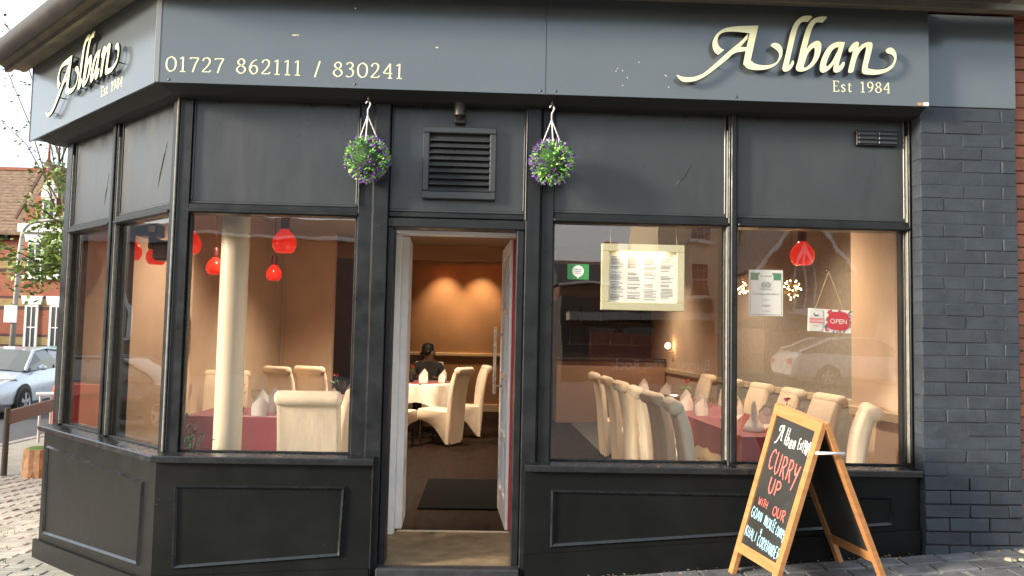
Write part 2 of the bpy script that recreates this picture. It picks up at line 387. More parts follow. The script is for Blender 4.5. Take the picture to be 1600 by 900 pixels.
# ------------------------------------------------------------------ the setting
def gz(x, y=0):
    base = .0765*x+.095 if x > -4 else -.211+.022*(x+4)
    if x > 4: base = .401+.01*(x-4)
    return base+(.03*max(y, -3) if y < 0 else 0)
def sheet(name, xs, ys, dz, mt, **kw):
    mb = MB(); vs = [(x, y, gz(x, y)+dz) for y in ys for x in xs]; n = len(xs)
    fs = [(j*n+i, j*n+i+1, (j+1)*n+i+1, (j+1)*n+i) for j in range(len(ys)-1) for i in range(n-1)]
    return mb.add(vs, fs).build(name, mt, smooth=True, **kw)
XS = [-400, -120, -60, -30, -20, -14, -11, -9, -7.2, -6, -5, -4.5, -4, -3.5, -3, -2, -1, 0, 1, 2, 3, 4, 5, 8, 14, 30, 60, 120, 400]
YS = [-400, -120, -60, -40, -20, -12, -8, -5, -3, -2, -1, 0, 1, 2, 4, 8, 14, 25, 60, 120, 400]
sheet('ground', XS, YS, -.16, 'asphalt', kind='structure')
sheet('road', [-13.6, -12, -10, -8, -7.15], [2.5, 4, 6, 9, 13, 20, 30, 45], -.125, 'asphalt', kind='structure')
pave_r = sheet('pavement', [-.2, 0, 1, 2, 3, 4, 5.2], [-2.4, -2, -1.5, -1, -.5, 0.02], -.012, 'joint', kind='structure')
pave_m = sheet('pavement_corner', [-7.0, -6, -5, -4.5, -4, -3.5, -3, -2.4, -1.8], [-2.4, -2, -1, 0, 1, 2, 3, 4, 6, 8, 11, 16, 24, 40], -.010, 'paver_far', kind='structure')
sheet('pavement_front', [-1.8, -1, -.2], [-2.4, -2, -1, 0, .05], -.010, 'paver_dark', kind='structure')
mb = MB()
for i in range(26):
    y0 = -2.4+i*1.2; x = -7.08
    mb.box(x-.07, x+.07, y0+.006, y0+1.19, gz(x, y0)-.15, gz(x, y0)+.005, .012)
mb.build('kerb', 'kerb', kind='structure')
mb = MB(); mb.add([(-7.42, 2.6, gz(-7.42)-.119), (-7.30, 2.6, gz(-7.3)-.119), (-7.30, 30, gz(-7.3)-.119), (-7.42, 30, gz(-7.42)-.119)], [(0, 1, 2, 3)])
mb.build('road_marking', 'road_paint', kind='structure')
# laid blocks that can be told apart: setts before the shop, worn bricks round the corner
def block_mesh(name, lx, ly, h, mt, seed):
    r = random.Random(seed); b = bmesh.new(); bmesh.ops.create_cube(b, size=1)
    for v in b.verts: v.co = Vector((v.co.x*lx+r.uniform(-.003, .003), v.co.y*ly+r.uniform(-.003, .003), v.co.z*h+(r.uniform(-.003, .003) if v.co.z > 0 else 0)))
    bmesh.ops.bevel(b, geom=[e for e in b.edges if max(v.co.z for v in e.verts) > 0], offset=.006, segments=1, affect='EDGES')
    me = bpy.data.meshes.new(name); b.to_mesh(me); b.free(); me.materials.append(M[mt]); return me
PB = [block_mesh('paving_block', .205, .135, .06, 'paving', i) for i in range(5)]
row = 0; y = -.075
while y > -1.35:
    x = .02+(row % 2)*.11-rnd.uniform(0, .04)
    while x < 4.0:
        if not (x < .3 and y > -.02):
            o = link(bpy.data.objects.new('paving_block', rnd.choice(PB))); o.parent = pave_r
            o.location = (x, y+rnd.uniform(-.004, .004), gz(x, y)-.030+rnd.uniform(-.004, .004))
            o.rotation_euler = (.03+rnd.uniform(-.012, .012), -.0765+rnd.uniform(-.012, .012), rnd.uniform(-.02, .02))
        x += .22+rnd.uniform(-.006, .008)
    y -= .148; row += 1
PL = [block_mesh('paving_brick', .208, .098, .05, 'paving_left', i+20) for i in range(5)]
cnt = 0; yy = .45; row = 0
while yy < 5.2:
    xx = -.70*(yy+4.5)+(row % 2)*.11
    while xx < -2.6:
        inside = (xx+1.795)*.7071+(yy)*.7071 > -.10 and xx > -3.30   # under the shop's return wall
        if not inside and cnt < 296 and xx > -6.6:
            # only as far as the photograph can see past the corner of the stall riser
            if xx/(yy+4.5) < -.515:
                o = link(bpy.data.objects.new('paving_brick', rnd.choice(PL))); o.parent = pave_m; cnt += 1
                o.location = (xx, yy, gz(xx, yy)-.024+rnd.uniform(-.004, .004)); o.rotation_euler = (rnd.uniform(-.02, .02), -.05+rnd.uniform(-.02, .02), rnd.uniform(-.03, .03))
        xx += .217
    yy += .106; row += 1
# tufts of grass at the lower left and in the joints
mb = MB(); rg = random.Random(3)
def tuft(x, y, n, h, sp):
    for _ in range(n):
        bx = x+rg.gauss(0, sp); by = y+rg.gauss(0, sp*.8); a = rg.uniform(0, 2*pi); hh = h*rg.uniform(.4, 1.1); w = .0035; ln = hh*rg.uniform(.2, .9); z0 = gz(bx, by)-.01
        p = (cos(a), sin(a)); q = (-p[1]*w, p[0]*w)
        mb.add([(bx+q[0], by+q[1], z0), (bx-q[0], by-q[1], z0), (bx-q[0]*.7+p[0]*ln*.4, by-q[1]*.7+p[1]*ln*.4, z0+hh*.7), (bx+q[0]*.7+p[0]*ln*.4, by+q[1]*.7+p[1]*ln*.4, z0+hh*.7), (bx+p[0]*ln, by+p[1]*ln, z0+hh)], [(0, 1, 2, 3), (3, 2, 4)])
for x, y, n, h, sp in ((-3.25, .55, 130, .09, .07), (-3.12, .62, 80, .075, .05), (-3.42, .60, 120, .09, .06), (-3.36, .75, 60, .07, .05), (-3.5, 1.2, 60, .03, .06), (-3.62, 1.6, 60, .03, .08), (-3.8, 2.2, 50, .025, .1), (-3.95, 2.9, 50, .025, .12), (-3.3, 1.15, 40, .03, .05)):
    tuft(x, y, n, h, sp)
for _ in range(30): tuft(rg.uniform(-5.2, -3.2), rg.uniform(.8, 5.5), 22, .018, .06)
mb.build('grass', 'grass', label='short grass and moss growing between the worn paving bricks', cat=None, kind='stuff')
mb = MB(); rg = random.Random(9)
for _ in range(12):
    x = 2.95+rg.uniform(-.13, .25); y = -.16+rg.uniform(-.10, .07); r = rg.uniform(.018, .04); 
    pr = [(0, -.3*r), (r*.8, 0), (r*.6, r*.4), (0, r*.55)]
    mb.lathe(pr, (x, y, gz(x, y)+.006), 7)
mb.build('mortar_rubble', 'joint', label='small lumps of mossy mortar rubble at the foot of the painted brick pier', kind='stuff')

mb = MB(); rg = random.Random(12)
for _ in range(170):
    x = rg.uniform(.28, 3.0); y = -abs(rg.gauss(0, .05))+.005; q = rg.uniform(.003, .011); a = rg.uniform(0, 6.28); z = gz(x, y)+.003
    mb.add([(x+q*cos(a+k*2.1), y+q*.7*sin(a+k*2.1), z+rg.uniform(0, .006)) for k in range(3)], [(0, 1, 2)], 1 if rg.random() < .4 else 0)
mb.build('pavement_litter', ['joint', 'log'], label='grit and dry leaf scraps gathered along the foot of the shopfront', kind='stuff')

# ------------------------------------------------------------------ the restaurant
RB = empty('restaurant_building', (0, 0, 0), label='dark slate-painted corner restaurant front with canted bay and raised cream script lettering', cat='restaurant')
RT = Matrix.Translation((-1.795, 0, 0)) @ Matrix.Rotation(radians(-45), 4, 'Z')
TAN = math.tan(radians(22.5))
def front_x(off): return -1.795-off*TAN           # where the front plane meets the return plane
def sweep(name, prof, mats, x_end, s_end, parent=RB, smooth=False, side=0):
    """profile (off,z) swept along return and front with a mitre; two parts"""
    n = len(prof); outs = []
    def ring_far(off): return Vector((-1.795, 0, 0))+Vector((-.7071, .7071, 0))*s_end+Vector((-.7071, -.7071, 0))*off
    a = [ring_far(o)+Vector((0, 0, z)) for o, z in prof]; b = [Vector((front_x(o), -o, z)) for o, z in prof]; c = [Vector((x_end, -o, z)) for o, z in prof]
    for r0, r1, capa, capb in ((a, b, True, False), (b, c, False, True)):
        mb = MB(); mb.add(r0+r1, [(i, (i+1) % n, n+(i+1) % n, n+i) for i in range(n)])
        if capa: mb.add(r0, [tuple(range(n-1, -1, -1))])
        if capb: mb.add(r1, [tuple(range(n))])
        outs.append(mb.build(name, mats, parent, smooth=smooth))
    return outs
# pier of painted bricks
pier = MB(); pier.box(2.513, 3.078, -.001, .25, -.2, 2.846); pier = pier.build('brick_pier', 'brick_mortar_paint', RB)
def brick_mesh(name, l, d, h, mt, seed, jit=.0022):
    r = random.Random(seed); b = bmesh.new(); bmesh.ops.create_cube(b, size=1)
    for v in b.verts: v.co = Vector((v.co.x*l, v.co.y*d, v.co.z*h))
    bmesh.ops.bevel(b, geom=list(b.edges), offset=.0035, segments=1, affect='EDGES')
    for v in b.verts: v.co += Vector((r.uniform(-jit, jit), r.uniform(-jit, jit), r.uniform(-jit, jit)))
    me = bpy.data.meshes.new(name); b.to_mesh(me); b.free(); me.materials.append(M[mt]); return me
BR = {}
def lay_bricks(x0, x1, z0, z1, yface, parent, mt, course=.0757, blen=.228, gap=.007, depth=.09, out=None, seed=1):
    r = random.Random(seed); k = 0; z = z0
    while z < z1-.02:
        h = min(course, z1-z)-gap; x = x0; first = blen*(.62 if k % 2 else .12)+r.uniform(-.006, .006)
        if first < .06: first += blen
        while x < x1-.012:
            l = first if x == x0 else blen
            l = min(l, x1-x)
            if x1-(x+l) < .03: l = x1-x
            key = (mt, round(l, 2), round(h, 3), r.randrange(3))
            if key not in BR: BR[key] = brick_mesh('brick', round(l, 2)-gap, depth, h, mt, len(BR))
            o = link(bpy.data.objects.new('brick', BR[key])); o.parent = parent
            dy = out(z) if out else 0
            o.location = (x+l/2, yface-dy+depth/2+r.uniform(-.0025, .0025), z+course/2); o.rotation_euler = (r.uniform(-.006, .006), r.uniform(-.006, .006), r.uniform(-.006, .006))
            x += l
        z += course; k += 1
lay_bricks(2.508, 3.082, .19, 2.84, -.004, pier, 'brick_paint', out=lambda z: .016 if z < .66 else (.007 if z < .70 else 0))
mb = MB(); mb.box(2.505, 3.083, -.006, .2, 2.850, 3.40, .003); mb.build('fascia_sheet', 'fascia', RB)
# posts, mullions, rails: (frame, x0,x1,y0,y1,z0,z1)
def part(name, mt, boxes, T=None, parent=RB, bev=.004, **kw):
    mb = MB(T)
    for b in boxes: mb.box(*b, bev)
    return mb.build(name, mt, parent, **kw)
ZT = 2.80
cp = [(-1.70, .205), (-1.745, .205)]
w = lambda xl, yl: (RT @ Vector((xl, yl, 0)))[:2]
mb = MB(); mb.prism([(-1.70, .10), (-1.70, .20), w(-.12, .20), w(-.12, .08), w(-.045, .08), (-1.765, .10)][::-1], .765, ZT); mb.build('corner_post', 'paint', RB)
part('bead', 'worn_lit_edge', [(-.006, .006, .072, .10, .775, ZT)], RT @ Matrix.Translation((-.055, 0, 0)), bev=.003)
part('post', 'paint', [(-.735, -.652, .09, .22, .765, ZT), (-.742, -.736, .105, .16, .772, 2.125)])
part('post', 'paint', [(-.648, -.562, .07, .24, -.02, ZT), (-.655, -.648, .085, .2, .12, ZT)])
part('door_frame', 'paint', [(-.560, -.526, .10, .24, .06, 2.125)])
part('door_frame', 'paint', [(.184, .226, .10, .24, .06, 2.125)])
part('post', 'paint', [(.230, .312, .07, .24, -.02, ZT), (.312, .320, .085, .2, .12, ZT)])
part('post', 'paint', [(.322, .393, .09, .22, .75, ZT)])
part('bead', 'worn_lit_edge', [(.226, .2295, .066, .10, 2.13, ZT-.03)], bev=.001)
part('mullion', 'paint', [(1.418, 1.472, .09, .22, .75, ZT), (1.430, 1.460, .078, .09, .765, ZT)])
part('bead', 'worn_lit_edge', [(1.411, 1.4175, .10, .15, .775, 2.70)], bev=.002)
part('jamb', 'paint', [(2.493, 2.5035, .09, .24, .75, ZT)], bev=.002)
part('bead', 'worn_lit_edge', [(2.486, 2.4925, .10, .14, .775, 2.70)], bev=.002)
part('bead', 'worn_lit_edge', [(-.7355, -.7315, .075, .0895, 2.19, 2.70)], bev=.001)
# return posts
part('post', 'paint', [(-1.87, -1.765, .08, .22, .765, ZT)], RT)
part('bead', 'worn_lit_edge', [(-1.765, -1.758, .085, .13, .78, 2.70)], RT, bev=.002)
part('bead', 'worn_lit_edge', [(-.126, -.1205, .085, .13, .78, 2.7)], RT, bev=.002)
part('mullion', 'paint', [(-1.012, -.928, .08, .22, .765, ZT), (-.99, -.95, .068, .08, .78, ZT)], RT)
part('bead', 'worn_lit_edge', [(-.927, -.921, .085, .13, .78, 2.7)], RT, bev=.002)
# head rails with a small drip moulding
def rail(x0, x1, yf, T=None):
    part('head_rail', 'paint', [(x0, x1, yf, .22, 2.128, 2.182), (x0, x1, yf-.016, yf, 2.132, 2.150)], T)
rail(-1.6985, -.7365, .098); rail(.3945, 1.4165, .098); rail(1.4735, 2.492, .098)
rail(-1.7645, -1.0135, .085, RT); rail(-.9265, -.1215, .085, RT)
part('door_head', 'paint', [(-.5605, .2295, .085, .24, 2.075, 2.128), (-.5605, .2295, .10, .24, 2.135, 2.165)])
# upper panels
def upanel(x0, x1, yb, T=None, z0=2.184):
    mb = MB(T); mb.box(x0, x1, yb, yb+.04, z0, ZT)
    for a, b, c, d in ((x0, x1, z0, z0+.018), (x0, x0+.012, z0+.018, ZT), (x1-.012, x1, z0+.018, ZT)):
        mb.box(a, b, yb-.009, yb, c, d, .004)
    mb.build('upper_panel', 'paint_panel', RB)
upanel(-1.6985, -.743, .125); upanel(-.5595, .2255, .125, None, 2.168); upanel(.3945, 1.4105, .125); upanel(1.4735, 2.4855, .125)
upanel(-1.757, -1.0135, .11, RT); upanel(-.920, -.127, .11, RT)
# creases in the lining paper of the panels
def crease(pts, T, r=.0035):
    mb = MB(T); mb.tube(pts, [r*.2]+[r]*(len(pts)-2)+[r*.2], 6); mb.build('paper_crease', 'paint_panel', RB, smooth=True)
crease([(-.36, .1105, 2.30), (-.33, .110, 2.40), (-.29, .110, 2.50), (-.25, .1105, 2.58)], RT, .006)
crease([(-1.19, .1105, 2.28), (-1.17, .110, 2.38), (-1.13, .1105, 2.5)], RT, .005)
crease([(1.10, .1255, 2.36), (1.16, .125, 2.42), (1.21, .1255, 2.50)], None, .004)
# small grille high on the right panel
g = MB(); g.box(2.185, 2.435, .098, .1245, 2.635, 2.725, .003); g = g.build('air_grille', 'paint', RB)
for k in range(3):
    for j in range(2):
        mb = MB(); mb.box(2.195+j*.121, 2.305+j*.121, .090, .0975, 2.645+k*.026, 2.659+k*.026, .002); mb.build('slat', 'paint_panel', g)
# window panes
def pane(x0, x1, y, z0, z1, T=None): part('window_pane', 'window_glass', [(x0, x1, y, y+.006, z0, z1)], T, bev=0)
pane(-1.6995, -.7425, .145, .772, 2.1275); pane(.3935, 1.4105, .145, .757, 2.1275); pane(1.4725, 2.4925, .145, .757, 2.1275)
pane(-1.764, -1.0125, .125, .772, 2.1275, RT); pane(-.9275, -.1205, .125, .772, 2.1275, RT)
# beading round the glass
def beading(x0, x1, y, z0, z1, T=None):
    part('glazing_bead', 'paint', [(x0, x1, y-.02, y-.001, z0, z0+.012), (x0, x0+.010, y-.02, y-.001, z0+.012, z1), (x1-.010, x1, y-.02, y-.001, z0+.012, z1)], T, bev=.003)
beading(-1.699, -.743, .145, .771, 2.1275); beading(.394, 1.4105, .145, .7545, 2.1275); beading(1.473, 2.486, .145, .7545, 2.1275)
beading(-1.758, -1.013, .125, .771, 2.1275, RT); beading(-.9205, -.1265, .125, .771, 2.1275, RT)
# sills
def sillpart(z, xa, xb):
    pr = [(-.20, z-.05), (.004, z-.036), (.012, z-.034), (.012, z-.006), (.006, z), (-.07, z+.006), (-.20, z+.008)]
    return pr
pr = sillpart(.766, 0, 0)
a = [Vector((-1.795, 0, 0))+Vector((-.7071, .7071, 0))*1.87+Vector((-.7071, -.7071, 0))*o+Vector((0, 0, z)) for o, z in pr]
b = [Vector((front_x(o), -o, z)) for o, z in pr]; c = [Vector((-.588, -o, z)) for o, z in pr]; n = len(pr)
for r0, r1, ca, cb in ((a, b, 1, 0), (b, c, 0, 1)):
    mb = MB(); mb.add(r0+r1, [(i, (i+1) % n, n+(i+1) % n, n+i) for i in range(n)])
    mb.add(r0, [tuple(range(n-1, -1, -1))]) if ca else mb.add(r1, [tuple(range(n))])
    mb.build('window_sill', 'paint_gloss', RB)
pr = sillpart(.748, 0, 0); mb = MB()
mb.add([(x, -o, z) for x in (.252, 2.5035) for o, z in pr], [(i, (i+1) % n, n+(i+1) % n, n+i) for i in range(n)]+[tuple(range(n-1, -1, -1)), tuple(range(n, 2*n))])
mb.build('window_sill', 'paint_gloss', RB)
# stall risers with sloping mouldings and skirting
def moulding(q, y, T=None, w=.022, d=.016):
    """q: four (x,z) corners, clockwise from top left; a raised frame of four mitred strips"""
    c = Vector((sum(p[0] for p in q)/4, sum(p[1] for p in q)/4)); o = [Vector(p) for p in q]
    inn = []
    for i in range(4):
        p = o[i]; e1 = (o[i-1]-p).normalized(); e2 = (o[(i+1) % 4]-p).normalized(); bs = (e1+e2).normalized(); sn = abs(e1.x*bs.y-e1.y*bs.x)
        inn.append((p+bs*(w/sn), p+bs*(w*.45/sn)))
    for i in range(4):
        j = (i+1) % 4; mb = MB(T)
        A, B = o[i], o[j]; A2, B2 = inn[i][1], inn[j][1]; A3, B3 = inn[i][0], inn[j][0]
        vs = [(A.x, y, A.y), (B.x, y, B.y), (A2.x, y-d, A2.y), (B2.x, y-d, B2.y), (A3.x, y-.003, A3.y), (B3.x, y-.003, B3.y), (A3.x, y, A3.y), (B3.x, y, B3.y)]
        mb.add(vs, [(0, 1, 3, 2), (2, 3, 5, 4), (4, 5, 7, 6)]).build('panel_moulding', 'paint_gloss', RB)
sk = lambda x: .0740*x+.232           # top of the skirting follows the pavement
mb = MB(); mb.slab([(-1.783, -.35), (-.60, -.35), (-.60, .730), (-1.783, .730)], .03, .13); mb.build('stall_riser', 'paint_riser', RB)
mb = MB(); mb.slab([(.255, -.2), (2.502, -.2), (2.502, .713), (.255, .713)], .03, .13); mb.build('stall_riser', 'paint_riser', RB)
mb = MB(RT); mb.slab([(-1.855, -.5), (-.012, -.5), (-.012, .730), (-1.855, .730)], .03, .13); mb.build('stall_riser', 'paint_riser', RB)
part('riser_end', 'paint', [(-.598, -.590, .02, .13, -.1, .7295)], bev=.002)
mb = MB(); mb.slab([(.262, 0), (2.5, .1), (2.5, sk(2.5)), (.262, sk(.262))], .012, .03); mb.build('skirting_board', 'paint_riser', RB)
mb = MB(); mb.slab([(-1.79, -.3), (-.60, -.3), (-.60, sk(-.6)-.02), (-1.79, sk(-1.79)+.01)], .012, .03); mb.build('skirting_board', 'paint_riser', RB)
sr = lambda x: .030*x+.066+.0          # along the return, x local (negative)
mb = MB(RT); mb.slab([(-1.90, -.5), (-.008, -.5), (-.008, .085), (-1.90, -.03)], .006, .03); mb.build('skirting_board', 'paint_riser', RB)
moulding([(-1.681, .606), (-.739, .610), (-.754, .226), (-1.672, .147)], .03)
moulding([(.401, .609), (2.356, .601), (2.347, .433), (.400, .288)], .03)
moulding([(-1.770, .633), (-.150, .605), (-.168, .133), (-1.755, .025)], .03, RT)
# side flank, rear walls and the storey above
part('flank_wall', 'upper_brick', [(-3.03, -2.98, 1.46, 11.0, -.5, 3.34)], bev=0)
mb = MB(); mb.prism([(-3.04, 11.0), (-3.04, 1.46), (-1.80, .06), (3.078, -.04), (3.6, -.04), (3.6, 11.0)], 3.42, 6.8); mb.build('upper_storey', 'upper_brick', RB)
# fascia
fas = sweep('fascia', [(.10, 2.819), (.10, 3.42), (-.05, 3.42), (-.05, 2.835), (.085, 2.835), (.085, 2.819)], 'fascia', 2.512, 2.137)
FR, FF = fas
part('fascia_joint', 'soffit', [(.3155, .3185, -.1012, -.10, 2.822, 3.41)], parent=FF, bev=0)
part('corner_trim', 'fascia_edge', [(-.016, .010, -.1030, -.1003, 2.820, 3.42)], Matrix.Translation((front_x(.10)+.006, 0, 0)) , parent=FF, bev=0)
mb = MB(RT); mb.box(-.004+.0414-.02, .0414+.0, -.1030, -.1003, 2.820, 3.42); mb.build('corner_trim', 'fascia_edge', FR)
mb = MB(RT); mb.box(-2.137, -2.120, -.103, -.1003, 2.819, 3.42); mb.build('end_trim', 'screw', FR)
for x, z in ((-1.765, 2.835), (-.745, 2.842), (.290, 2.838), (.375, 2.838), (1.4, 2.838)):
    mb = MB(); mb.lathe([(0, .004), (.006, .003), (.008, 0)], (x, -.100, z), 10, axis='y'); mb.build('screw', 'screw', FF, smooth=True)
mb = MB()
for x, z, a in ((-1.10, 3.105, .03), (-1.075, 3.106, .012), (-.302, 3.062, .014), (-.76, 3.27, .008)):
    mb.box(x, x+a, -.1013, -.1003, z, z+.006)
for _ in range(9):
    x = rnd.uniform(.7, 1.05); z = rnd.uniform(2.87, 3.02); mb.box(x, x+.005, -.1012, -.1003, z, z+.005)
mb.build('paint_chips', 'cream_letter', FF)
mb = MB(); mb.box(2.445, 2.478, -.1015, -.1003, 2.823, 2.840); mb.box(2.478, 2.508, -.1015, -.1003, 2.823, 2.841, 0, 1); mb.build('sticker_remnant', ['log', 'paper'], FF)
# boxing below the fascia, soffit, cornice, gutter
sweep('soffit', [(-.02, 2.79), (.08, 2.822), (.08, 2.834), (-.12, 2.834), (-.12, 2.79)], 'soffit', 2.508, 1.98)
sweep('cornice', [(.101, 3.375), (.20, 3.375), (.20, 3.35), (.238, 3.34), (.245, 3.37), (.275, 3.39), (.285, 3.45), (.101, 3.45)], 'cornice', 3.9, 2.30)
sweep('gutter', [(.286, 3.40), (.30, 3.36), (.335, 3.335), (.37, 3.345), (.395, 3.38), (.40, 3.43), (.286, 3.43)], 'gutter', 2.83, 2.36, smooth=40)

# ---- lettering: raised sign letters with dark returns
K = 5.0
LET = {
 'A': ([[(473, 153, 1), (380, 155), (290, 160), (210, 175), (150, 215), (118, 270), (115, 320), (132, 362), (158, 381, 1), (205, 342, 1), (180, 330), (160, 305), (152, 270), (165, 230), (200, 206), (260, 200), (330, 204), (403, 213, 1), (358, 430), (362, 462), (395, 490), (460, 500), (540, 492), (600, 465), (640, 420), (660, 370), (655, 325), (632, 297), (600, 288), (577, 296), (567, 312, 1), (606, 338), (628, 362), (634, 395), (615, 435), (570, 458), (510, 463), (450, 452), (422, 432), (416, 405)]],
       [[(392, 216, 1), (330, 280), (240, 355), (140, 445), (39, 527), (-53, 556), (-132, 549), (-150, 537), (-166, 541, 1), (-160, 555), (-135, 580), (-105, 593), (-50, 590), (0, 577), (70, 540), (150, 480), (230, 415), (270, 378), (310, 360), (376, 352, 1), (382, 322, 1), (330, 320, 1), (388, 255, 1)]]),
 'l': ([[(845, 75), (885, 76, 1), (890, 90), (855, 125, 1), (815, 125), (790, 150), (770, 200), (745, 300), (715, 430), (712, 460), (722, 452), (738, 425), (750, 440), (740, 470), (715, 500), (685, 512), (665, 505), (660, 480), (675, 420), (700, 310), (720, 220), (745, 150), (780, 105), (815, 82)]],),
 'b': ([[(960, 82), (1003, 82, 1), (1005, 95), (970, 130, 1), (930, 128), (905, 150), (880, 210), (850, 330), (870, 305), (910, 278), (940, 272), (960, 290), (962, 330), (945, 400), (905, 460), (860, 495), (810, 512), (775, 505), (765, 480), (780, 430), (805, 320), (835, 210), (860, 150), (890, 110), (925, 90)],
        [(905, 325), (880, 345), (855, 380), (835, 440), (825, 475), (845, 478), (880, 445), (905, 395), (912, 345)]],),
 'a': ([[(1148, 282, 1), (1130, 345), (1110, 415), (1100, 455), (1108, 466), (1128, 440), (1145, 440), (1140, 470), (1115, 505), (1080, 520), (1060, 510), (1057, 480), (1062, 455), (1030, 490), (995, 515), (970, 520), (952, 500), (955, 450), (975, 390), (1010, 330), (1050, 295), (1095, 280)],
        [(1095, 322), (1060, 335), (1030, 375), (1008, 430), (1000, 465), (1015, 468), (1045, 435), (1075, 380), (1092, 345)]],),
 'n': ([[(1176, 350), (1182, 328), (1210, 292), (1240, 278), (1257, 290), (1253, 325), (1285, 298), (1325, 282), (1355, 285), (1363, 305), (1355, 350), (1335, 430), (1325, 478), (1345, 492), (1400, 498), (1460, 490), (1510, 460), (1530, 420), (1526, 395), (1508, 378), (1478, 368), (1465, 348), (1482, 330), (1510, 325), (1535, 345), (1550, 385), (1545, 430), (1520, 480), (1470, 515), (1400, 535), (1330, 535), (1290, 528), (1280, 500), (1290, 440), (1310, 350), (1312, 322), (1290, 330), (1258, 368), (1238, 410), (1222, 470), (1214, 508), (1195, 520), (1173, 516), (1182, 465), (1200, 395), (1208, 350), (1190, 362)]],),
}
def px_fac(u, v):
    """a traced point of the lettering -> metres on the fascia plane"""
    px = 1090+u/K; py = 10+v/K; d = AX[0]*((px-800)/FPX)-AX[1]*((py-450)/FPX)+AX[2]
    t = (4.5-.135)/d.y; return d.x*t, 1.45+d.z*t
def sign_letters(parent, T, dx):
    for ch in 'Alban':
        mb = MB()
        for k, group in enumerate(LET[ch]):
            outl = [[(x+dx, z) for x, z in crom([(*px_fac(p[0], p[1]), *(p[2:])) for p in loop], True, 5)] for loop in group]
            vs, fs, mi = curve_mesh(outl, .006, T @ Matrix.Translation((0, -.135+k*.0008, 0)) @ UPF, 2)
            for f, i in zip(fs, mi): mb.f.append([q+len(mb.v) for q in f]); mb.mi.append(i)
            mb.v += [tuple(v) for v in vs]
            # stand-off pins
            lo = outl[0]
            for q in (0, len(lo)//3, 2*len(lo)//3):
                x = lo[q][0]*.94+sum(p[0] for p in lo)/len(lo)*.06; z = lo[q][1]*.94+sum(p[1] for p in lo)/len(lo)*.06
                mb.tube([(x, -.129, z), (x, -.100, z)], .004, 6, True, 1, T)
        mb.build('sign_letter', ['cream_letter', 'letter_side'], parent)
ID = Matrix.Identity(4)
sign_letters(FF, ID, 0.0)
sign_letters(FR, RT, -1.638-1.058)
# serif digits, drawn with a broad nib
GL = {
 '0': (.62, [[(.31, .99), (.10, .82), (.04, .5), (.10, .17), (.31, .01), (.52, .17), (.58, .5), (.52, .82), (.31, .99)]]),
 '1': (.44, [[(.22, 0), (.22, 1)], [(.04, .86), (.22, .99)], [(.06, .015), (.38, .015)]]),
 '2': (.58, [[(.06, .76), (.14, .93), (.29, .98), (.44, .88), (.46, .68), (.34, .42), (.04, .04)], [(.03, .04), (.46, .04), (.54, .16)]]),
 '3': (.54, [[(.06, .84), (.16, .96), (.30, .98), (.42, .86), (.40, .68), (.22, .55)], [(.22, .55), (.40, .50), (.47, .30), (.38, .08), (.20, .01), (.04, .07)]]),
 '4': (.60, [[(.43, 1), (.03, .33), (.58, .33)], [(.43, 1), (.43, 0)], [(.30, .015), (.56, .015)]]),
 '6': (.56, [[(.46, .97), (.24, .84), (.08, .52), (.08, .24), (.26, .01), (.44, .10), (.50, .30), (.42, .52), (.26, .56), (.10, .42)]]),
 '7': (.56, [[(.04, .86), (.06, .95), (.54, .95)], [(.53, .95), (.34, .5), (.20, -.02)]]),
 '8': (.56, [[(.28, .54), (.12, .66), (.10, .84), (.28, .99), (.45, .84), (.42, .66), (.28, .54), (.08, .40), (.04, .20), (.28, .01), (.50, .20), (.47, .40), (.28, .54)]]),
 '9': (.56, [[(.10, .03), (.32, .16), (.48, .48), (.48, .76), (.30, .99), (.12, .90), (.06, .70), (.14, .48), (.30, .44), (.46, .58)]]),
 '/': (.40, [[(.06, -.08), (.34, 1.02)]]),
 'E': (.58, [[(.14, 0), (.14, 1)], [(.02, .985), (.50, .985), (.52, .84)], [(.14, .52), (.40, .52)], [(.02, .015), (.52, .015), (.56, .17)]]),
 's': (.42, [[(.34, .56), (.22, .66), (.08, .58), (.10, .42), (.28, .28), (.34, .13), (.20, .0), (.05, .10)]]),
 't': (.38, [[(.16, .82), (.15, .15), (.24, .01), (.35, .07)], [(.03, .63), (.33, .63)]]),
 ' ': (.42, [])}
def serif(txt, x0, x1, z, h, parent, T, y, mt='cream_letter', name='digit', single=None):
    adv = sum(GL[c][0]+.16 for c in txt)-.16; sx = (x1-x0)/adv; x = x0; k = 0
    one = MB() if single else None
    for c in txt:
        wd, strokes = GL[c]
        if strokes:
            mb = one or MB()
            for st in strokes:
                k += 1; pts = crom(st, False, 8) if len(st) > 3 else [Vector(st[0]).lerp(Vector(st[1]), t/4)[:] for t in range(5)] if len(st) == 2 else [p for a, b in zip(st, st[1:]) for p in (Vector(a).lerp(Vector(b), .02)[:], Vector(a).lerp(Vector(b), .98)[:])]
                P = [(p[0]*sx, p[1]*h) for p in pts]
                ribbon(mb, P, .01, T @ onfac(x, y-.0002*(k % 4), z), 0, nib=(h*.118, h*.045, .25))
            if not one: mb.build(name, mt, parent)
        x += (wd+.16)*sx
    if one: one.build(single, mt, parent)
serif('01727 862111 / 830241', -1.785, -.480, 2.880, .084, FF, ID, -.1012)
serif('Est 1984', 1.952, 2.286, 2.888, .062, FF, ID, -.1012, name='small_letter')
serif('Est 1984', -.755, -.421, 2.888, .062, FR, RT, -.1012, name='small_letter')

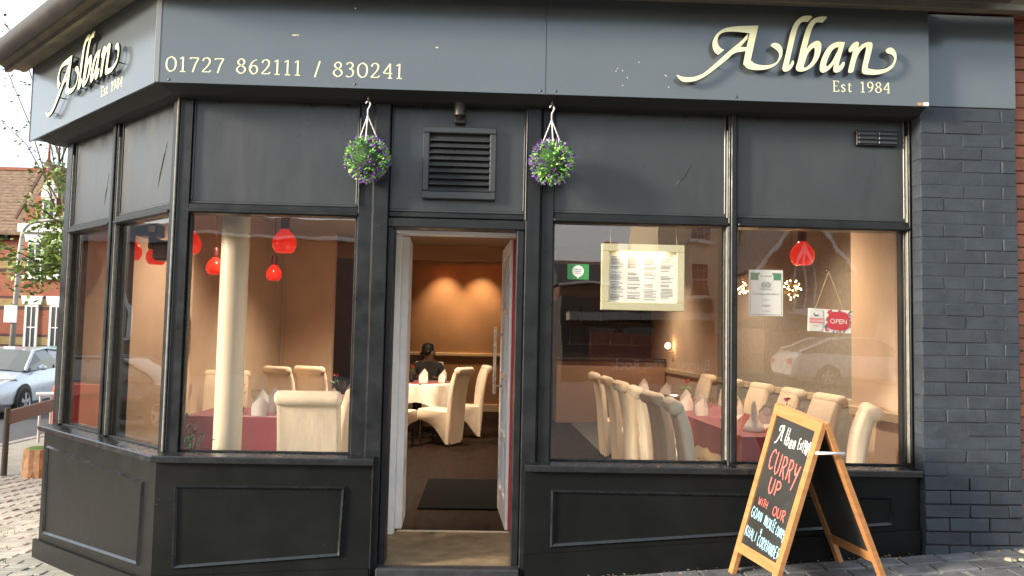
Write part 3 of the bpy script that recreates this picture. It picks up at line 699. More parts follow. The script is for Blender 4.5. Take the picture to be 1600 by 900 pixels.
# ------------------------------------------------------------------ interior shell
def struct(name, mt, boxes, bev=0):
    mb = MB()
    for b in boxes: mb.box(*b, bev)
    return mb.build(name, mt, kind='structure')
FZ = .05
mb = MB(); mb.prism([(-3.0, 10.8), (-3.0, 1.48), (-1.76, .20), (3.12, .14), (3.12, 10.8)], FZ-.4, FZ); mb.build('interior_floor', 'wood_floor', kind='structure')
mb = MB(); mb.prism([(-3.0, 10.9), (-3.0, 1.48), (-1.72, .20), (3.4, .16), (3.4, 10.9)], 2.95, 3.05); mb.build('ceiling', 'ceiling', kind='structure')
struct('back_wall', 'wall_terra', [(-1.9, 1.15, 10.8, 10.95, 0, 2.95)])
struct('right_wall', 'wall_tan', [(2.80, 3.078, .26, 1.5, 0, 2.95), (3.12, 3.3, 1.5, 10.8, 0, 2.95)])
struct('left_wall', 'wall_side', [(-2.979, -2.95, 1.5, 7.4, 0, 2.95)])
struct('inner_wall', 'wall_tan', [(-2.95, -2.22, 7.4, 7.55, 0, 2.95)])
struct('passage_wall', 'wall_dark', [(-3.1, -1.9, 10.0, 10.1, 0, 2.95), (1.15, 3.2, 10.3, 10.4, 0, 2.95)])
struct('dado_rail', 'rail_cream', [(-1.9, 1.15, 10.765, 10.8, 1.09, 1.15), (2.775, 2.80, .27, 1.5, .93, 1.0), (3.09, 3.12, 1.5, 10.3, .93, 1.0)], .006)
struct('skirting', 'rail_cream', [(-1.9, 1.15, 10.775, 10.8, FZ, FZ+.14)], .004)
struct('ceiling_beam', 'wall_terra', [(-3.1, 3.1, 8.6, 8.9, 2.72, 2.95)])
struct('wooden_strip', 'rail_cream', [(-2.95, -2.92, 4.9, 4.96, 0, 2.3), (-2.95, -2.92, 7.3, 7.38, 0, 2.95), (-2.95, -2.92, 3.6, 3.64, 0.6, 2.6)], .004)
mb = MB(); mb.slab([(-.70, .0), (.30, .0), (.30, 2.6), (-.70, 2.6)], 0, .01)
# entrance lobby: ramp and white inner frame set back in the opening
mb = MB(); mb.add([(-.70, .10, .166), (.29, .10, .166), (.29, .90, .160), (-.70, .90, .160), (-.70, .10, -.1), (.29, .10, -.1), (.29, .90, -.1), (-.70, .90, -.1)], [(0, 1, 2, 3), (4, 5, 1, 0), (6, 7, 3, 2), (0, 3, 7, 4), (1, 5, 6, 2)]); mb.build('entrance_ramp', 'ramp', kind='structure')
part('threshold_step', 'threshold_metal', [(-.562, .229, .012, .099, -.05, .168), (-.66, .258, -.03, .03, -.1, .118)], bev=.006)
part('threshold_strip', 'rail_cream', [(-.54, .205, .895, .915, .03, .168)], bev=.002)
part('lobby_wall', 'white_paint', [(-.72, -.70, .245, .86, -.05, 2.6), (.29, .31, .245, .86, -.05, 2.6)], bev=0)
part('lobby_ceiling', 'white_paint', [(-.70, .29, .245, .92, 2.30, 2.34)], bev=0)
part('inner_door_frame', 'white_paint', [(-.70, -.612, .80, .90, .14, 2.30), (-.616, -.556, .82, .93, .155, 2.125), (.214, .29, .80, .93, .14, 2.30), (-.612, .214, .80, .93, 2.13, 2.30)], bev=.004)
# left leaf folded back, right leaf standing open with bars and a long pull handle
DL = part('door_leaf', 'white_paint', [(-.0225, .0225, 0, .40, 0, 1.945)], Matrix.Translation((-.5325, .91, .175)) @ Matrix.Rotation(radians(2), 4, 'Z'))
DT = Matrix.Translation((.1955, .91, .175)) @ Matrix.Rotation(radians(3.0), 4, 'Z')
mb = MB(DT)
for y0, y1, z0, z1 in ((0, .09, 0, 1.945), (.63, .72, 0, 1.945), (.09, .63, 0, .18), (.09, .63, 1.86, 1.945), (.09, .63, .55, .59), (.09, .63, .98, 1.02), (.09, .63, 1.45, 1.49), (.34, .38, .18, .55), (.34, .38, .59, .98), (.34, .38, 1.02, 1.45), (.34, .38, 1.49, 1.86)):
    mb.box(-.022, .022, y0, y1, z0, z1, .003)
DR = mb.build('door_leaf', 'white_paint', RB)
part('pane', 'clear_glass', [(-.003, .003, .09, .63, .18, 1.86)], DT, parent=DR, bev=0)
part('red_edge', 'red_paint', [(-.004, .0235, -.012, -.0005, 0, 1.945)], DT, parent=DR, bev=.002)
mb = MB(DT); mb.tube([(-.075, .56, .86), (-.075, .56, 1.36)], .012, 10)
for z in (.92, 1.30): mb.tube([(-.075, .56, z), (-.02, .56, z)], .008, 8)
mb.build('pull_handle', 'steel', DR, smooth=40)

# ------------------------------------------------------------------ fittings on the front
V = empty('louvre_vent', (-.16, .125, 2.24), label='square dark louvred vent above the open doorway', cat='vent')
def child(mb, name, mt, root, smooth=False, **kw):
    T = root.matrix_basis.inverted(); mb.v = [tuple(T @ Vector(v)) for v in mb.v]; return mb.build(name, mt, root, smooth=smooth, **kw)
def settle(root): bpy.context.view_layer.update()
settle(V)
mb = MB()
for b in ((-.373, .053, .085, .124, 2.630, 2.668), (-.373, .053, .085, .124, 2.245, 2.290), (-.373, -.335, .085, .124, 2.290, 2.630), (.015, .053, .085, .124, 2.290, 2.630)): mb.box(*b, .005)
child(mb, 'vent_frame', 'paint_panel', V)
mb = MB(); mb.box(-.335, .015, .119, .1235, 2.290, 2.630); child(mb, 'back_plate', 'soffit', V)
for k in range(9):
    z = 2.305+k*.0365; mb = MB(Matrix.Translation((0, .096, z)) @ Matrix.Rotation(radians(48), 4, 'X')); mb.box(-.334, .014, -.019, .019, -.0025, .0025, .0015); child(mb, 'slat', 'paint_panel', V)
WL = empty('wall_lamp', (-.163, .10, 2.68), label='small dark cylindrical spotlight fixed above the louvred vent', cat='lamp'); settle(WL)
mb = MB(); mb.box(-.195, -.130, .08, .124, 2.690, 2.735, .006); child(mb, 'bracket', 'metal_dark', WL)
mb = MB(); mb.lathe([(.031, 2.72), (.033, 2.722), (.033, 2.80), (.030, 2.812), (0, 2.812)], (-.163, .045, 0), 20); child(mb, 'lamp_body', 'metal_dark', WL, 40)
mb = MB(); mb.tube([(-.163, .09, 2.715), (-.163, .06, 2.715), (-.163, .045, 2.728)], .01, 8); child(mb, 'arm', 'metal_dark', WL, True)

def flower_ball(x, z, label, seed):
    y = -.04; r = random.Random(seed); R = .123
    root = empty('hanging_flower_ball', (x, y, z-R), label=label, cat='flower ball', group='artificial flower balls hanging under the fascia'); settle(root)
    mb = MB(); mb.lathe([(0, -R*.72), (R*.45, -R*.57), (R*.72, 0), (R*.45, R*.57), (0, R*.72)], (x, y, z), 14); child(mb, 'ball_core', 'moss_core', root, True)
    leaves = MB(); fl = MB()
    for i in range(980):
        u = r.uniform(-1, 1); t = r.uniform(0, 2*pi); s = math.sqrt(1-u*u); n = Vector((s*cos(t), s*sin(t), u))
        purple = (math.sin(n.x*13+seed)*math.sin(n.z*12+2*seed)*math.sin(n.y*11+1) > .17) or r.random() < .08
        c = Vector((x, y, z))+n*R*r.uniform(.80, .95)
        d = (n+Vector((r.uniform(-.7, .7), r.uniform(-.7, .7), r.uniform(-.4, .8)))).normalized(); sd = d.cross(Vector((r.uniform(-1, 1), r.uniform(-1, 1), r.uniform(-1, 1)))).normalized()
        up = d.cross(sd); ln = r.uniform(.018, .028) if not purple else r.uniform(.012, .022); w = ln*r.uniform(.22, .32)
        vs = [c, c+d*ln*.5+sd*w+up*w*.3, c+d*ln, c+d*ln*.5-sd*w+up*w*.3, c+d*ln*.5-up*w*.1]
        if purple:
            for q in range(2):
                o2 = Vector((r.gauss(0, .006), r.gauss(0, .006), r.gauss(0, .006)))+n*R*r.uniform(.02, .09)
                fl.add([v+o2 for v in vs], [(0, 1, 4), (1, 2, 4), (2, 3, 4), (3, 0, 4)])
        else: leaves.add(vs, [(0, 1, 4), (1, 2, 4), (2, 3, 4), (3, 0, 4)], 1 if r.random() < .3 else 0)
    child(leaves, 'leaves', ['leaf', 'leaf_pale'], root, kind='stuff'); child(fl, 'flowers', 'flower_purple', root, kind='stuff')
    top = Vector((x-.005, y, z+.245))
    for k in range(3):
        a = k*2.1+.5; p = Vector((x+cos(a)*.075, y+sin(a)*.075, z+.085)); mb = MB()
        nl = 15
        for j in range(nl):
            c0 = p.lerp(top, j/nl); c1 = p.lerp(top, (j+1.25)/nl); mb.tube([c0, c1], .0032 if j % 2 else .0042, 5)
        child(mb, 'chain', 'rope_white', root)
    mb = MB(); mb.tube([top, top+Vector((0, 0, .035)), top+Vector((.008, 0, .05)), top+Vector((.014, 0, .065)), top+Vector((.006, 0, .08)), top+Vector((-.008, 0, .078)), top+Vector((-.012, 0, .068))], .0045, 6); child(mb, 'hook', 'rope_white', root, True)
    mb = MB(); mb.tube([top+Vector((.002, 0, .075)), top+Vector((.002, 0, .115))], .007, 8); child(mb, 'hook_clip', 'metal_dark', root, True)
flower_ball(-.672, 2.438, 'green leaf ball with purple flowers on white chains left of the doorway', 3)
flower_ball(.366, 2.447, 'green leaf ball with purple flowers on white chains right of the doorway', 5)

# ------------------------------------------------------------------ chalk A-board
TL, TR = Vector((1.648, -.08, 1.122)), Vector((1.722, -.53, 1.062))
FL, FRt = Vector((1.372, -.075, .197)), Vector((1.449, -.512, .186))
BRt, BL = Vector((2.098, -.405, .235)), Vector((2.028, .035-.03, .252))
FL.z = gz(FL.x, FL.y)+.002; FRt.z = gz(FRt.x, FRt.y)+.002; BRt.z = gz(BRt.x, BRt.y)+.002; BL.z = gz(BL.x, BL.y)+.002
AB = empty('chalkboard_sign', (1.73, -.28, gz(1.73, -.28)), label='folding wooden A-board chalkboard standing on the pavement before the right window', cat='sign'); settle(AB)
def face_frame(A, B, C, D):
    """A top left, B top right, C bottom right, D bottom left -> matrix with x across, y up, z out, plus size"""
    x = (B-A).normalized(); yv = (A-D); yv = (yv-x*yv.dot(x)).normalized(); z = x.cross(yv)
    m = Matrix.Identity(4)
    for i in range(3): m[i][0] = x[i]; m[i][1] = yv[i]; m[i][2] = z[i]; m[i][3] = D[i]
    return m, (B-A).length, (A-D).length
def bar(p, q, xdir, zdir, w, t, name, mt):
    p, q = Vector(p), Vector(q); mb = MB(); d = (q-p).normalized(); xd = (xdir-d*xdir.dot(d)).normalized(); zd = d.cross(xd)
    if zd.dot(zdir) < 0: zd = -zd
    vs = [c+xd*a*w+zd*b*t for c in (p, q) for a, b in ((0, 0), (1, 0), (1, -1), (0, -1))]
    mb.add(vs, [(0, 1, 2, 3), (7, 6, 5, 4), (0, 4, 5, 1), (1, 5, 6, 2), (2, 6, 7, 3), (3, 7, 4, 0)]); return child(mb, name, mt, AB)
def half(A, B, C, D, nz, board_mat):
    """wooden frame: two stiles to the ground, a top and a bottom rail, and the board"""
    xA = (B-A).normalized(); W = .042; t = .026
    bar(D, A, xA, nz, W, t, 'stile', 'board_wood'); bar(C, B, -xA, nz, W, t, 'stile', 'board_wood')
    lp = lambda u, v: (A.lerp(B, u)).lerp(D.lerp(C, u), v)
    w = W/(B-A).length
    for v0, v1, nm in ((.0, .062, 'top_rail'), (.815, .872, 'bottom_rail')):
        mb = MB(); q = [lp(w, v0), lp(1-w, v0), lp(1-w, v1), lp(w, v1)]; mb.add([p-nz*.0015 for p in q]+[p-nz*(t-.002) for p in q], [(0, 1, 2, 3), (7, 6, 5, 4), (0, 4, 5, 1), (1, 5, 6, 2), (2, 6, 7, 3), (3, 7, 4, 0)]); child(mb, nm, 'board_wood', AB)
    mb = MB(); G = 9; U = [w*.8+(1-w*1.6)*i/(G-1) for i in range(G)]; Vv = [.04+.795*i/(G-1) for i in range(G)]
    for dep, fl in ((.009, 0), (.015, 1)):
        mb.add([lp(a, b)-nz*dep for b in Vv for a in U], [((j*G+i, j*G+i+1, (j+1)*G+i+1, (j+1)*G+i) if fl else (j*G+i, (j+1)*G+i, (j+1)*G+i+1, j*G+i+1)) for j in range(G-1) for i in range(G-1)])
    return child(mb, 'board', board_mat, AB), lp
nF = ((TR-TL).cross(FL-TL)).normalized()
if nF.x > 0: nF = -nF
nB = ((TR-TL).cross(BL-TL)).normalized()
if nB.x < 0: nB = -nB
off = Vector((.016, 0, 0))
bF, lpF = half(TL-off, TR-off, FRt, FL, nF, 'chalkboard')
bB, lpB = half(TR+off, TL+off, BL, BRt, nB, 'chalkboard')
mb = MB(); mb.tube([TR+Vector((-.058, -.010, -.150)), TR+Vector((.092, -.004, -.150))], .0075, 8); child(mb, 'hinge_stay', 'rope_white', AB, True)
CH = {
 'A': [[(0, 0), (.45, 1), (.8, 0)], [(.15, .4), (.68, .4)]], 'C': [[(.8, .85), (.5, 1), (.15, .75), (.05, .4), (.2, .08), (.5, 0), (.8, .15)]],
 'D': [[(.1, 0), (.12, 1)], [(.0, 1), (.5, .95), (.8, .55), (.55, .1), (.0, 0)]], 'E': [[(.75, 1), (.1, 1), (.1, 0), (.75, 0)], [(.1, .52), (.6, .52)]],
 'G': [[(.8, .85), (.45, 1), (.1, .7), (.1, .25), (.45, 0), (.8, .2), (.8, .45), (.5, .45)]], 'H': [[(.1, 0), (.1, 1)], [(.75, 0), (.75, 1)], [(.1, .5), (.75, .5)]],
 'I': [[(.4, 0), (.4, 1)]], 'K': [[(.1, 0), (.1, 1)], [(.75, 1), (.12, .45)], [(.3, .55), (.8, 0)]], 'L': [[(.1, 1), (.1, 0), (.7, 0)]],
 'M': [[(.05, 0), (.15, 1), (.45, .35), (.75, 1), (.85, 0)]], 'N': [[(.08, 0), (.1, 1), (.72, 0), (.75, 1)]], 'O': [[(.45, 1), (.1, .75), (.08, .25), (.45, 0), (.8, .25), (.8, .75), (.45, 1)]],
 'P': [[(.12, 0), (.12, 1)], [(.0, .95), (.5, 1), (.75, .75), (.5, .5), (.12, .45)]], 'R': [[(.12, 0), (.12, 1)], [(.0, .95), (.5, 1), (.72, .77), (.5, .55), (.12, .48)], [(.35, .5), (.8, -.05)]],
 'T': [[(.0, 1), (.8, 1)], [(.4, 1), (.4, 0)]], 'U': [[(.08, 1), (.08, .3), (.35, 0), (.65, .1), (.75, .4), (.75, 1)]], 'W': [[(.0, 1), (.2, 0), (.42, .7), (.62, 0), (.85, 1)]],
 'Y': [[(.05, 1), (.15, .6), (.42, .5), (.75, 1)], [(.75, 1), (.45, .2), (.2, -.3)]], '&': [[(.8, .1), (.2, .75), (.35, 1), (.55, .8), (.1, .3), (.35, 0), (.75, .5)]],
 '1': [[(.3, 1), (.3, 0)]], '9': [[(.65, .7), (.4, 1), (.12, .75), (.35, .5), (.65, .7), (.6, .0)]], '8': [[(.4, .5), (.1, .75), (.4, 1), (.65, .75), (.4, .5), (.1, .22), (.4, 0), (.7, .22), (.4, .5)]],
 '4': [[(.15, 1), (.1, .4), (.75, .4)], [(.6, .8), (.55, -.1)]], 's': [[(.55, .55), (.25, .6), (.15, .42), (.5, .25), (.4, .02), (.05, .1)]], 't': [[(.3, 1), (.3, .1), (.55, .02)], [(.05, .7), (.55, .7)]],
 'swash': [[(-.85, -.32), (-.55, -.25), (-.2, .1), (.15, .75), (-.15, .95), (-.45, .78), (-.35, .55)], [(.1, 1.0), (.45, .98), (.4, .4), (.45, .08), (.7, .05)]],
 'l': [[(.5, 1.3), (.3, .2), (.55, 0)]], 'b': [[(.3, 1.3), (.15, .02)], [(.15, .3), (.5, .62), (.72, .3), (.45, 0), (.14, .06)]], 'a': [[(.65, .6), (.3, .58), (.1, .2), (.3, 0), (.55, .3), (.65, .6), (.6, .1), (.75, .05)]], 'n': [[(.1, .6), (.1, 0)], [(.1, .35), (.4, .62), (.6, .5), (.55, 0)]]}
def chalk(chars, u0, u1, v, h, mt, wgt, slope=0.0, seed=0, name='chalk_writing'):
    """writing on the board: u across 0..1, v down 0..1 (top of the letters), h letter height as share of the board"""
    r = random.Random(seed); mb = MB(); W = len(chars); k = 0
    wtot = sum((.55 if c in 'IlT1t' else 1.0) if c != ' ' else .6 for c in chars); x = u0
    for c in chars:
        adv = ((.55 if c in 'IlT1t' else 1.0) if c != ' ' else .6)*(u1-u0)/wtot
        if c in CH or c == '@':
            jz = r.uniform(-.03, .03)*h*1.5; sc = r.uniform(.92, 1.08)
            for st in CH['swash' if c == '@' else c]:
                k += 1; pts = crom(st, False, 5); P = []
                for px, py in pts:
                    uu = x+px*adv*.92; vv = v+h*(1-py*sc)+jz+slope*(uu-u0); P.append(lpF(uu, vv)-nF*(.0078-.0002*(k % 3)))
                A3 = [p for p in P]; Lh = []; Rh = []
                for i, p in enumerate(A3):
                    d = A3[min(i+1, len(A3)-1)]-A3[max(i-1, 0)]
                    d = d.normalized() if d.length > 1e-9 else Vector((0, 0, 1)); nn = d.cross(nF).normalized(); ww = wgt*r.uniform(.8, 1.2)
                    Lh.append(p+nn*ww/2); Rh.append(p-nn*ww/2)
                nP = len(A3); mb.add(Lh+Rh, [(i, nP+i, nP+i+1, i+1) for i in range(nP-1)])
        x += adv
    mb.v = [tuple(AB.matrix_basis.inverted() @ Vector(p)) for p in mb.v]
    o = mb.build(name, mt, AB); return o
chalk('@', .26, .36, .110, .080, 'chalk_white', .0065, .03, 1); chalk('lban', .37, .63, .128, .072, 'chalk_white', .0056, .03, 21); chalk('Est', .66, .75, .135, .052, 'chalk_white', .0042, .03, 2); chalk('1984', .765, .905, .128, .072, 'chalk_white', .0045, .03, 3)
chalk('CURRY', .19, .86, .240, .120, 'chalk_red', .0085, .05, 4); chalk('UP', .32, .60, .400, .085, 'chalk_red', .0085, .02, 5)
chalk('WITH', .20, .42, .532, .040, 'chalk_red', .0042, .02, 6); chalk('OUR', .54, .82, .534, .055, 'chalk_red', .0055, .03, 7)
chalk('GOAN', .12, .38, .600, .056, 'chalk_blue', .0045, .02, 8); chalk('MACHLEE', .43, .69, .606, .056, 'chalk_blue', .0040, .04, 9); chalk('CURRY', .71, .90, .626, .050, 'chalk_blue', .0040, .05, 10)
chalk('&', .41, .46, .690, .024, 'chalk_blue', .004, 0, 11); chalk('KHALI', .10, .37, .710, .056, 'chalk_blue', .0045, .03, 12); chalk('CORRIANDER', .41, .905, .724, .060, 'chalk_blue', .0042, .03, 13)

# ------------------------------------------------------------------ notices behind the glass
MF = empty('menu_frame', (.933, .20, 1.628), label='cream illuminated menu frame hanging in the window right of the door', cat='menu'); settle(MF)
mb = MB()
for b in ((.687, 1.18, .165, .20, 1.975, 2.02), (.687, 1.18, .165, .20, 1.628, 1.675), (.687, .733, .165, .20, 1.675, 1.975), (1.134, 1.18, .165, .20, 1.675, 1.975)): mb.box(*b, .003)
child(mb, 'frame', 'menu_frame', MF)
mb = MB(); mb.box(.733, 1.134, .188, .199, 1.675, 1.975); child(mb, 'backing', 'paper', MF)
mb = MB(); mb.box(.80, 1.07, .168, .180, 1.962, 1.974); child(mb, 'light_strip', 'menu_light', MF)
mb = MB(); r = random.Random(4)
for cx in (.742, .842, .940, 1.040):
    z = 1.945-(r.uniform(0, .01))
    while z > 1.69:
        if r.random() < .86: mb.box(cx+r.uniform(0, .006), cx+.05+r.uniform(0, .03), .1868, .1878, z, z+.0035)
        z -= .0085 if r.random() < .85 else .016
child(mb, 'menu_print', 'ink', MF)
for x in (.745, 1.14):
    mb = MB(); mb.tube([(x, .19, 2.02), (x-.006, .19, 2.07), (x-.004, .19, 2.128)], .0022, 5); child(mb, 'cord', 'string', MF)
GS = empty('window_sticker', (.548, .152, 1.80), label='small green sticker with a white round badge on the glass', cat='sticker'); settle(GS)
mb = MB(); mb.box(.485, .611, .1515, .1530, 1.801, 1.892); child(mb, 'sheet', 'sticker_green', GS)
mb = MB(); mb.lathe([(.034, 0), (.034, .0006), (0, .0006)], (.547, .1512, 1.850), 24, axis='y'); mb.add([(.536, .1508, 1.822), (.558, .1508, 1.822), (.547, .1508, 1.806)], [(2, 1, 0)]); child(mb, 'badge', 'paper', GS)
mb = MB()
for k in range(3): mb.box(.525+k*.003, .569-k*.003, .1498, .1502, 1.858-k*.011, 1.862-k*.011)
child(mb, 'print', 'ink', GS)
CT = empty('certificate', (1.666, .17, 1.614), label='white certificate with a green band stuck inside the right window', cat='certificate'); settle(CT)
mb = MB(); mb.box(1.564, 1.768, .168, .170, 1.614, 1.886); child(mb, 'sheet', 'paper', CT)
mb = MB(); mb.box(1.574, 1.758, .1672, .1678, 1.825, 1.868); child(mb, 'green_band', 'print_green', CT)
mb = MB(); mb.lathe([(.046, 0), (.046, .0006), (0, .0006)], (1.666, .1668, 1.838), 28, axis='y'); child(mb, 'round_badge', 'paper', CT)
mb = MB(); TT = lambda x, y, z: onfac(x, y, z)
for dx in (-.014, .014):
    pts = [(cos(a*pi/8)*.012+dx, sin(a*pi/8)*.012) for a in range(17)]; ribbon(mb, pts, .0035, TT(1.666, .1655, 1.795)); mb.lathe([(.004, 0), (.004, .0004), (0, .0004)], (1.666+dx, .1655, 1.795), 8, axis='y')
ribbon(mb, [(-.024, .010), (-.01, .018), (.01, .018), (.024, .010)], .003, TT(1.666, .1655, 1.795))
text_mesh(mb, 'Tripadvisor', .016, TT(1.666, .1672, 1.766)); text_mesh(mb, 'Certificate of Excellence', .0165, TT(1.666, .1672, 1.738)); text_mesh(mb, 'ALBAN', .017, TT(1.666, .1672, 1.668)); text_mesh(mb, 'awarded to', .010, TT(1.666, .1672, 1.705)); text_mesh(mb, '2014  WINNER', .011, TT(1.666, .1655, 1.845)); text_mesh(mb, 'www.tripadvisor', .008, TT(1.666, .1672, 1.640))
child(mb, 'print', 'ink', CT)
mb = MB()
for a, b, c, d in ((1.572, 1.574, 1.622, 1.824), (1.758, 1.760, 1.622, 1.824), (1.572, 1.760, 1.620, 1.622)): mb.box(a, b, .1672, .1678, c, d)
child(mb, 'border_line', 'ink', CT)
OS = empty('open_sign', (2.045, .17, 1.52), label='hanging red OPEN sign with patterned border on a string in the right window', cat='sign'); settle(OS)
OT = Matrix.Translation((2.048, .165, 1.592)) @ Matrix.Rotation(radians(2.2), 4, 'Y')
mb = MB(OT); mb.box(-.131, .131, 0, .005, -.068, .068, .001); child(mb, 'board', 'paper', OS)
r = random.Random(11); pal = ['print_red', 'print_pink', 'print_leaf', 'print_blue', 'paper', 'print_red', 'print_pink']
mb = MB(OT)
for i in range(210):
    x = r.uniform(-.030, .124); z = r.uniform(-.062, .062); s = r.uniform(.004, .009); a = r.uniform(0, 6.28); k = r.randrange(len(pal))
    mb.add([(x+s*cos(a+q*2*pi/5), -.0006-.00001*i, z+s*sin(a+q*2*pi/5)) for q in range(5)], [(0, 1, 2, 3, 4)], k)
child(mb, 'patterned_border', pal, OS)
mb = MB(OT); mb.slab([(x, z) for x, z in crom([(-.012, .0), (-.010, .034), (.008, .052), (.05, .056), (.092, .052), (.112, .03), (.114, -.004), (.108, -.036), (.09, -.05), (.05, -.052), (.008, -.05), (-.010, -.034)], True, 3)], -.0042, -.003); child(mb, 'red_plaque', 'print_red', OS)
mb = MB(); text_mesh(mb, 'OPEN', .040, OT @ Matrix.Translation((.051, -.0050, -.014)) @ UPF); child(mb, 'open_lettering', 'paper', OS)
mb = MB(OT); mb.slab([(x, z) for x, z in crom([(-.122, -.05), (-.122, .05), (-.108, .064), (-.058, .064), (-.044, .05), (-.044, -.05), (-.058, -.064), (-.108, -.064)], True, 3)], -.0042, -.003); child(mb, 'bottle_label', 'cloth_white', OS)
mb = MB(OT); mb.box(-.124, -.042, -.0056, -.0046, -.018, .012); child(mb, 'label_band', 'print_pink', OS)
mb = MB(); text_mesh(mb, 'KINGFISHER', .0165, OT @ Matrix.Translation((-.083, -.0062, -.009)) @ UPF); child(mb, 'label_lettering', 'paper', OS)
mb = MB(OT); mb.slab(crom([(-.103, .044), (-.098, .028), (-.082, .022), (-.066, .032), (-.076, .032), (-.088, .032)], True, 3), -.0054, -.0046); mb.box(-.098, -.068, -.0054, -.0046, -.036, -.033); child(mb, 'label_print', 'print_blue', OS)
for s in (-1, 1):
    mb = MB(); mb.tube([(2.041, .162, 1.885), (2.045+s*.085, .166, 1.660)], .0016, 5); child(mb, 'string', 'string', OS)
mb = MB(); mb.lathe([(.020, 0), (.014, .008), (.006, .012), (.005, .020), (0, .021)], (2.041, .172, 1.889), 16, axis='y'); child(mb, 'suction_cup', 'clear_glass', OS, True)

# ------------------------------------------------------------------ dining room
def make_chair():
    """roll-back dining chair in a loose cover; seat front towards +y, back at y = 0"""
    root = empty('dining_chair', (0, 0, 0)); W = .215
    # back: outer and inner curve in (y,z), rolled over to the rear at the top
    outer = crom([(.06, .02), (.035, .30), (.015, .60), (-.02, .82), (-.055, .94)], False, 5)
    inner = crom([(.10, .42), (.088, .60), (.062, .80), (.02, .93), (-.01, .985)], False, 5)
    poly = outer+[(-.06, .985)]+inner[::-1]+[(.12, .05), (.10, .02)]
    def skin(poly, w, name, rnd_=.018):
        mb = MB(); n = len(poly); cy = sum(p[0] for p in poly)/n; cz = sum(p[1] for p in poly)/n; vs = []
        for x, s in ((-w, .55), (-w+rnd_*.6, .9), (-w+rnd_*1.6, 1), (w-rnd_*1.6, 1), (w-rnd_*.6, .9), (w, .55)):
            d = (1-s)*rnd_*1.5
            for i, (yy, zz) in enumerate(poly):
                a = Vector(poly[i-1]); b = Vector(poly[(i+1) % n]); t = (b-a); nn = Vector((t.y, -t.x)); nn = nn.normalized() if nn.length > 0 else nn
                vs.append((x, yy+nn.x*d, zz+nn.y*d))
        fs = [(k*n+i, k*n+(i+1) % n, (k+1)*n+(i+1) % n, (k+1)*n+i) for k in range(5) for i in range(n)]
        fs += [tuple(range(n-1, -1, -1)), tuple(range(5*n, 6*n))]
        mb.add(vs, fs); return mb.build(name, 'chair_fabric', root, smooth=50)
    area = sum(poly[i-1][0]*poly[i][1]-poly[i][0]*poly[i-1][1] for i in range(len(poly)))
    skin(poly if area < 0 else poly[::-1], W, 'backrest')
    mb = MB(); mb.lathe([(0, -W-.012), (.030, -W-.010), (.048, -W+.004), (.052, -W+.02), (.052, W-.02), (.048, W-.004), (.030, W+.010), (0, W+.012)], (0, -.045, .958), 18, axis='x'); mb.build('back_roll', 'chair_fabric', root, smooth=True)
    hem = crom([(.105, .02), (.17, .10), (.26, .21), (.38, .29), (.50, .315)], False, 5)
    seat = [(.085, .44)]+[(.50, .465), (.525, .445)]+[(.53, .32)]+hem[::-1]+[(.09, .05)]
    area = sum(seat[i-1][0]*seat[i][1]-seat[i][0]*seat[i-1][1] for i in range(len(seat)))
    skin(seat if area < 0 else seat[::-1], W-.001, 'seat', .014)
    for sx in (-1, 1):
        for yy in (.09, .48):
            mb = MB(); mb.tube([(sx*.17, yy, .40 if yy > .3 else .1), (sx*.175, yy+(.01 if yy > .3 else -.03), .0)], [.022, .016], 8); mb.build('leg', 'chair_leg', root, smooth=40)
    return root
CHAIRS = [
 # back centre x, y, heading (rotation of +y), label
 (-1.19, 1.12, radians(2), 'cream roll-back chair nearest the left window with its back to the street'),
 (-.90, 1.62, radians(62), 'cream chair half hidden at the right edge of the left window'),
 (-2.62, 3.85, radians(188), 'cream chair behind the round pillar at the far left of the room'),
 (-2.40, 5.15, radians(-38), 'cream chair against the tan inner wall, left one of the pair'),
 (-2.08, 5.40, radians(-30), 'cream chair against the tan inner wall, right one of the pair'),
 (-.27, 6.0, radians(66), 'cream chair seen side-on through the doorway with its skirt curving to the floor'),
 (.02, 6.95, radians(100), 'cream chair behind the side-on one in the doorway view'),
 (-1.27, 5.5, radians(-32), 'cream chair cut off by the white door frame at the left of the doorway'),
]
for i, yy in enumerate((1.00, 1.72, 2.45, 3.25, 4.20, 5.25)):
    CHAIRS.append((1.36+.01*i, yy, radians(-90+(-6, 3, -4, 2, 0, 0)[i]), ('first', 'second', 'third', 'fourth', 'fifth', 'last')[i]+' cream chair from the glass in the left row at the long table'))
CHAIRS.append((2.56, .82, radians(72), 'cream chair nearest the glass beside the right wall, right of the chalkboard'))
for i, yy in enumerate((1.85, 2.60, 3.40, 4.30, 5.30)):
    CHAIRS.append((2.74, yy, radians(90+(2, -3, 2, 0, 0)[i]), ('second', 'third', 'fourth', 'fifth', 'last')[i]+' cream chair from the glass in the right row at the long table'))
proto = make_chair()
for i, (x, y, a, lb) in enumerate(CHAIRS):
    o = proto if i == 0 else copy_tree(proto)
    o.location = (x, y, FZ); o.rotation_euler = (0, 0, a); tag(o, lb, 'chair', 'cream roll-back dining chairs')
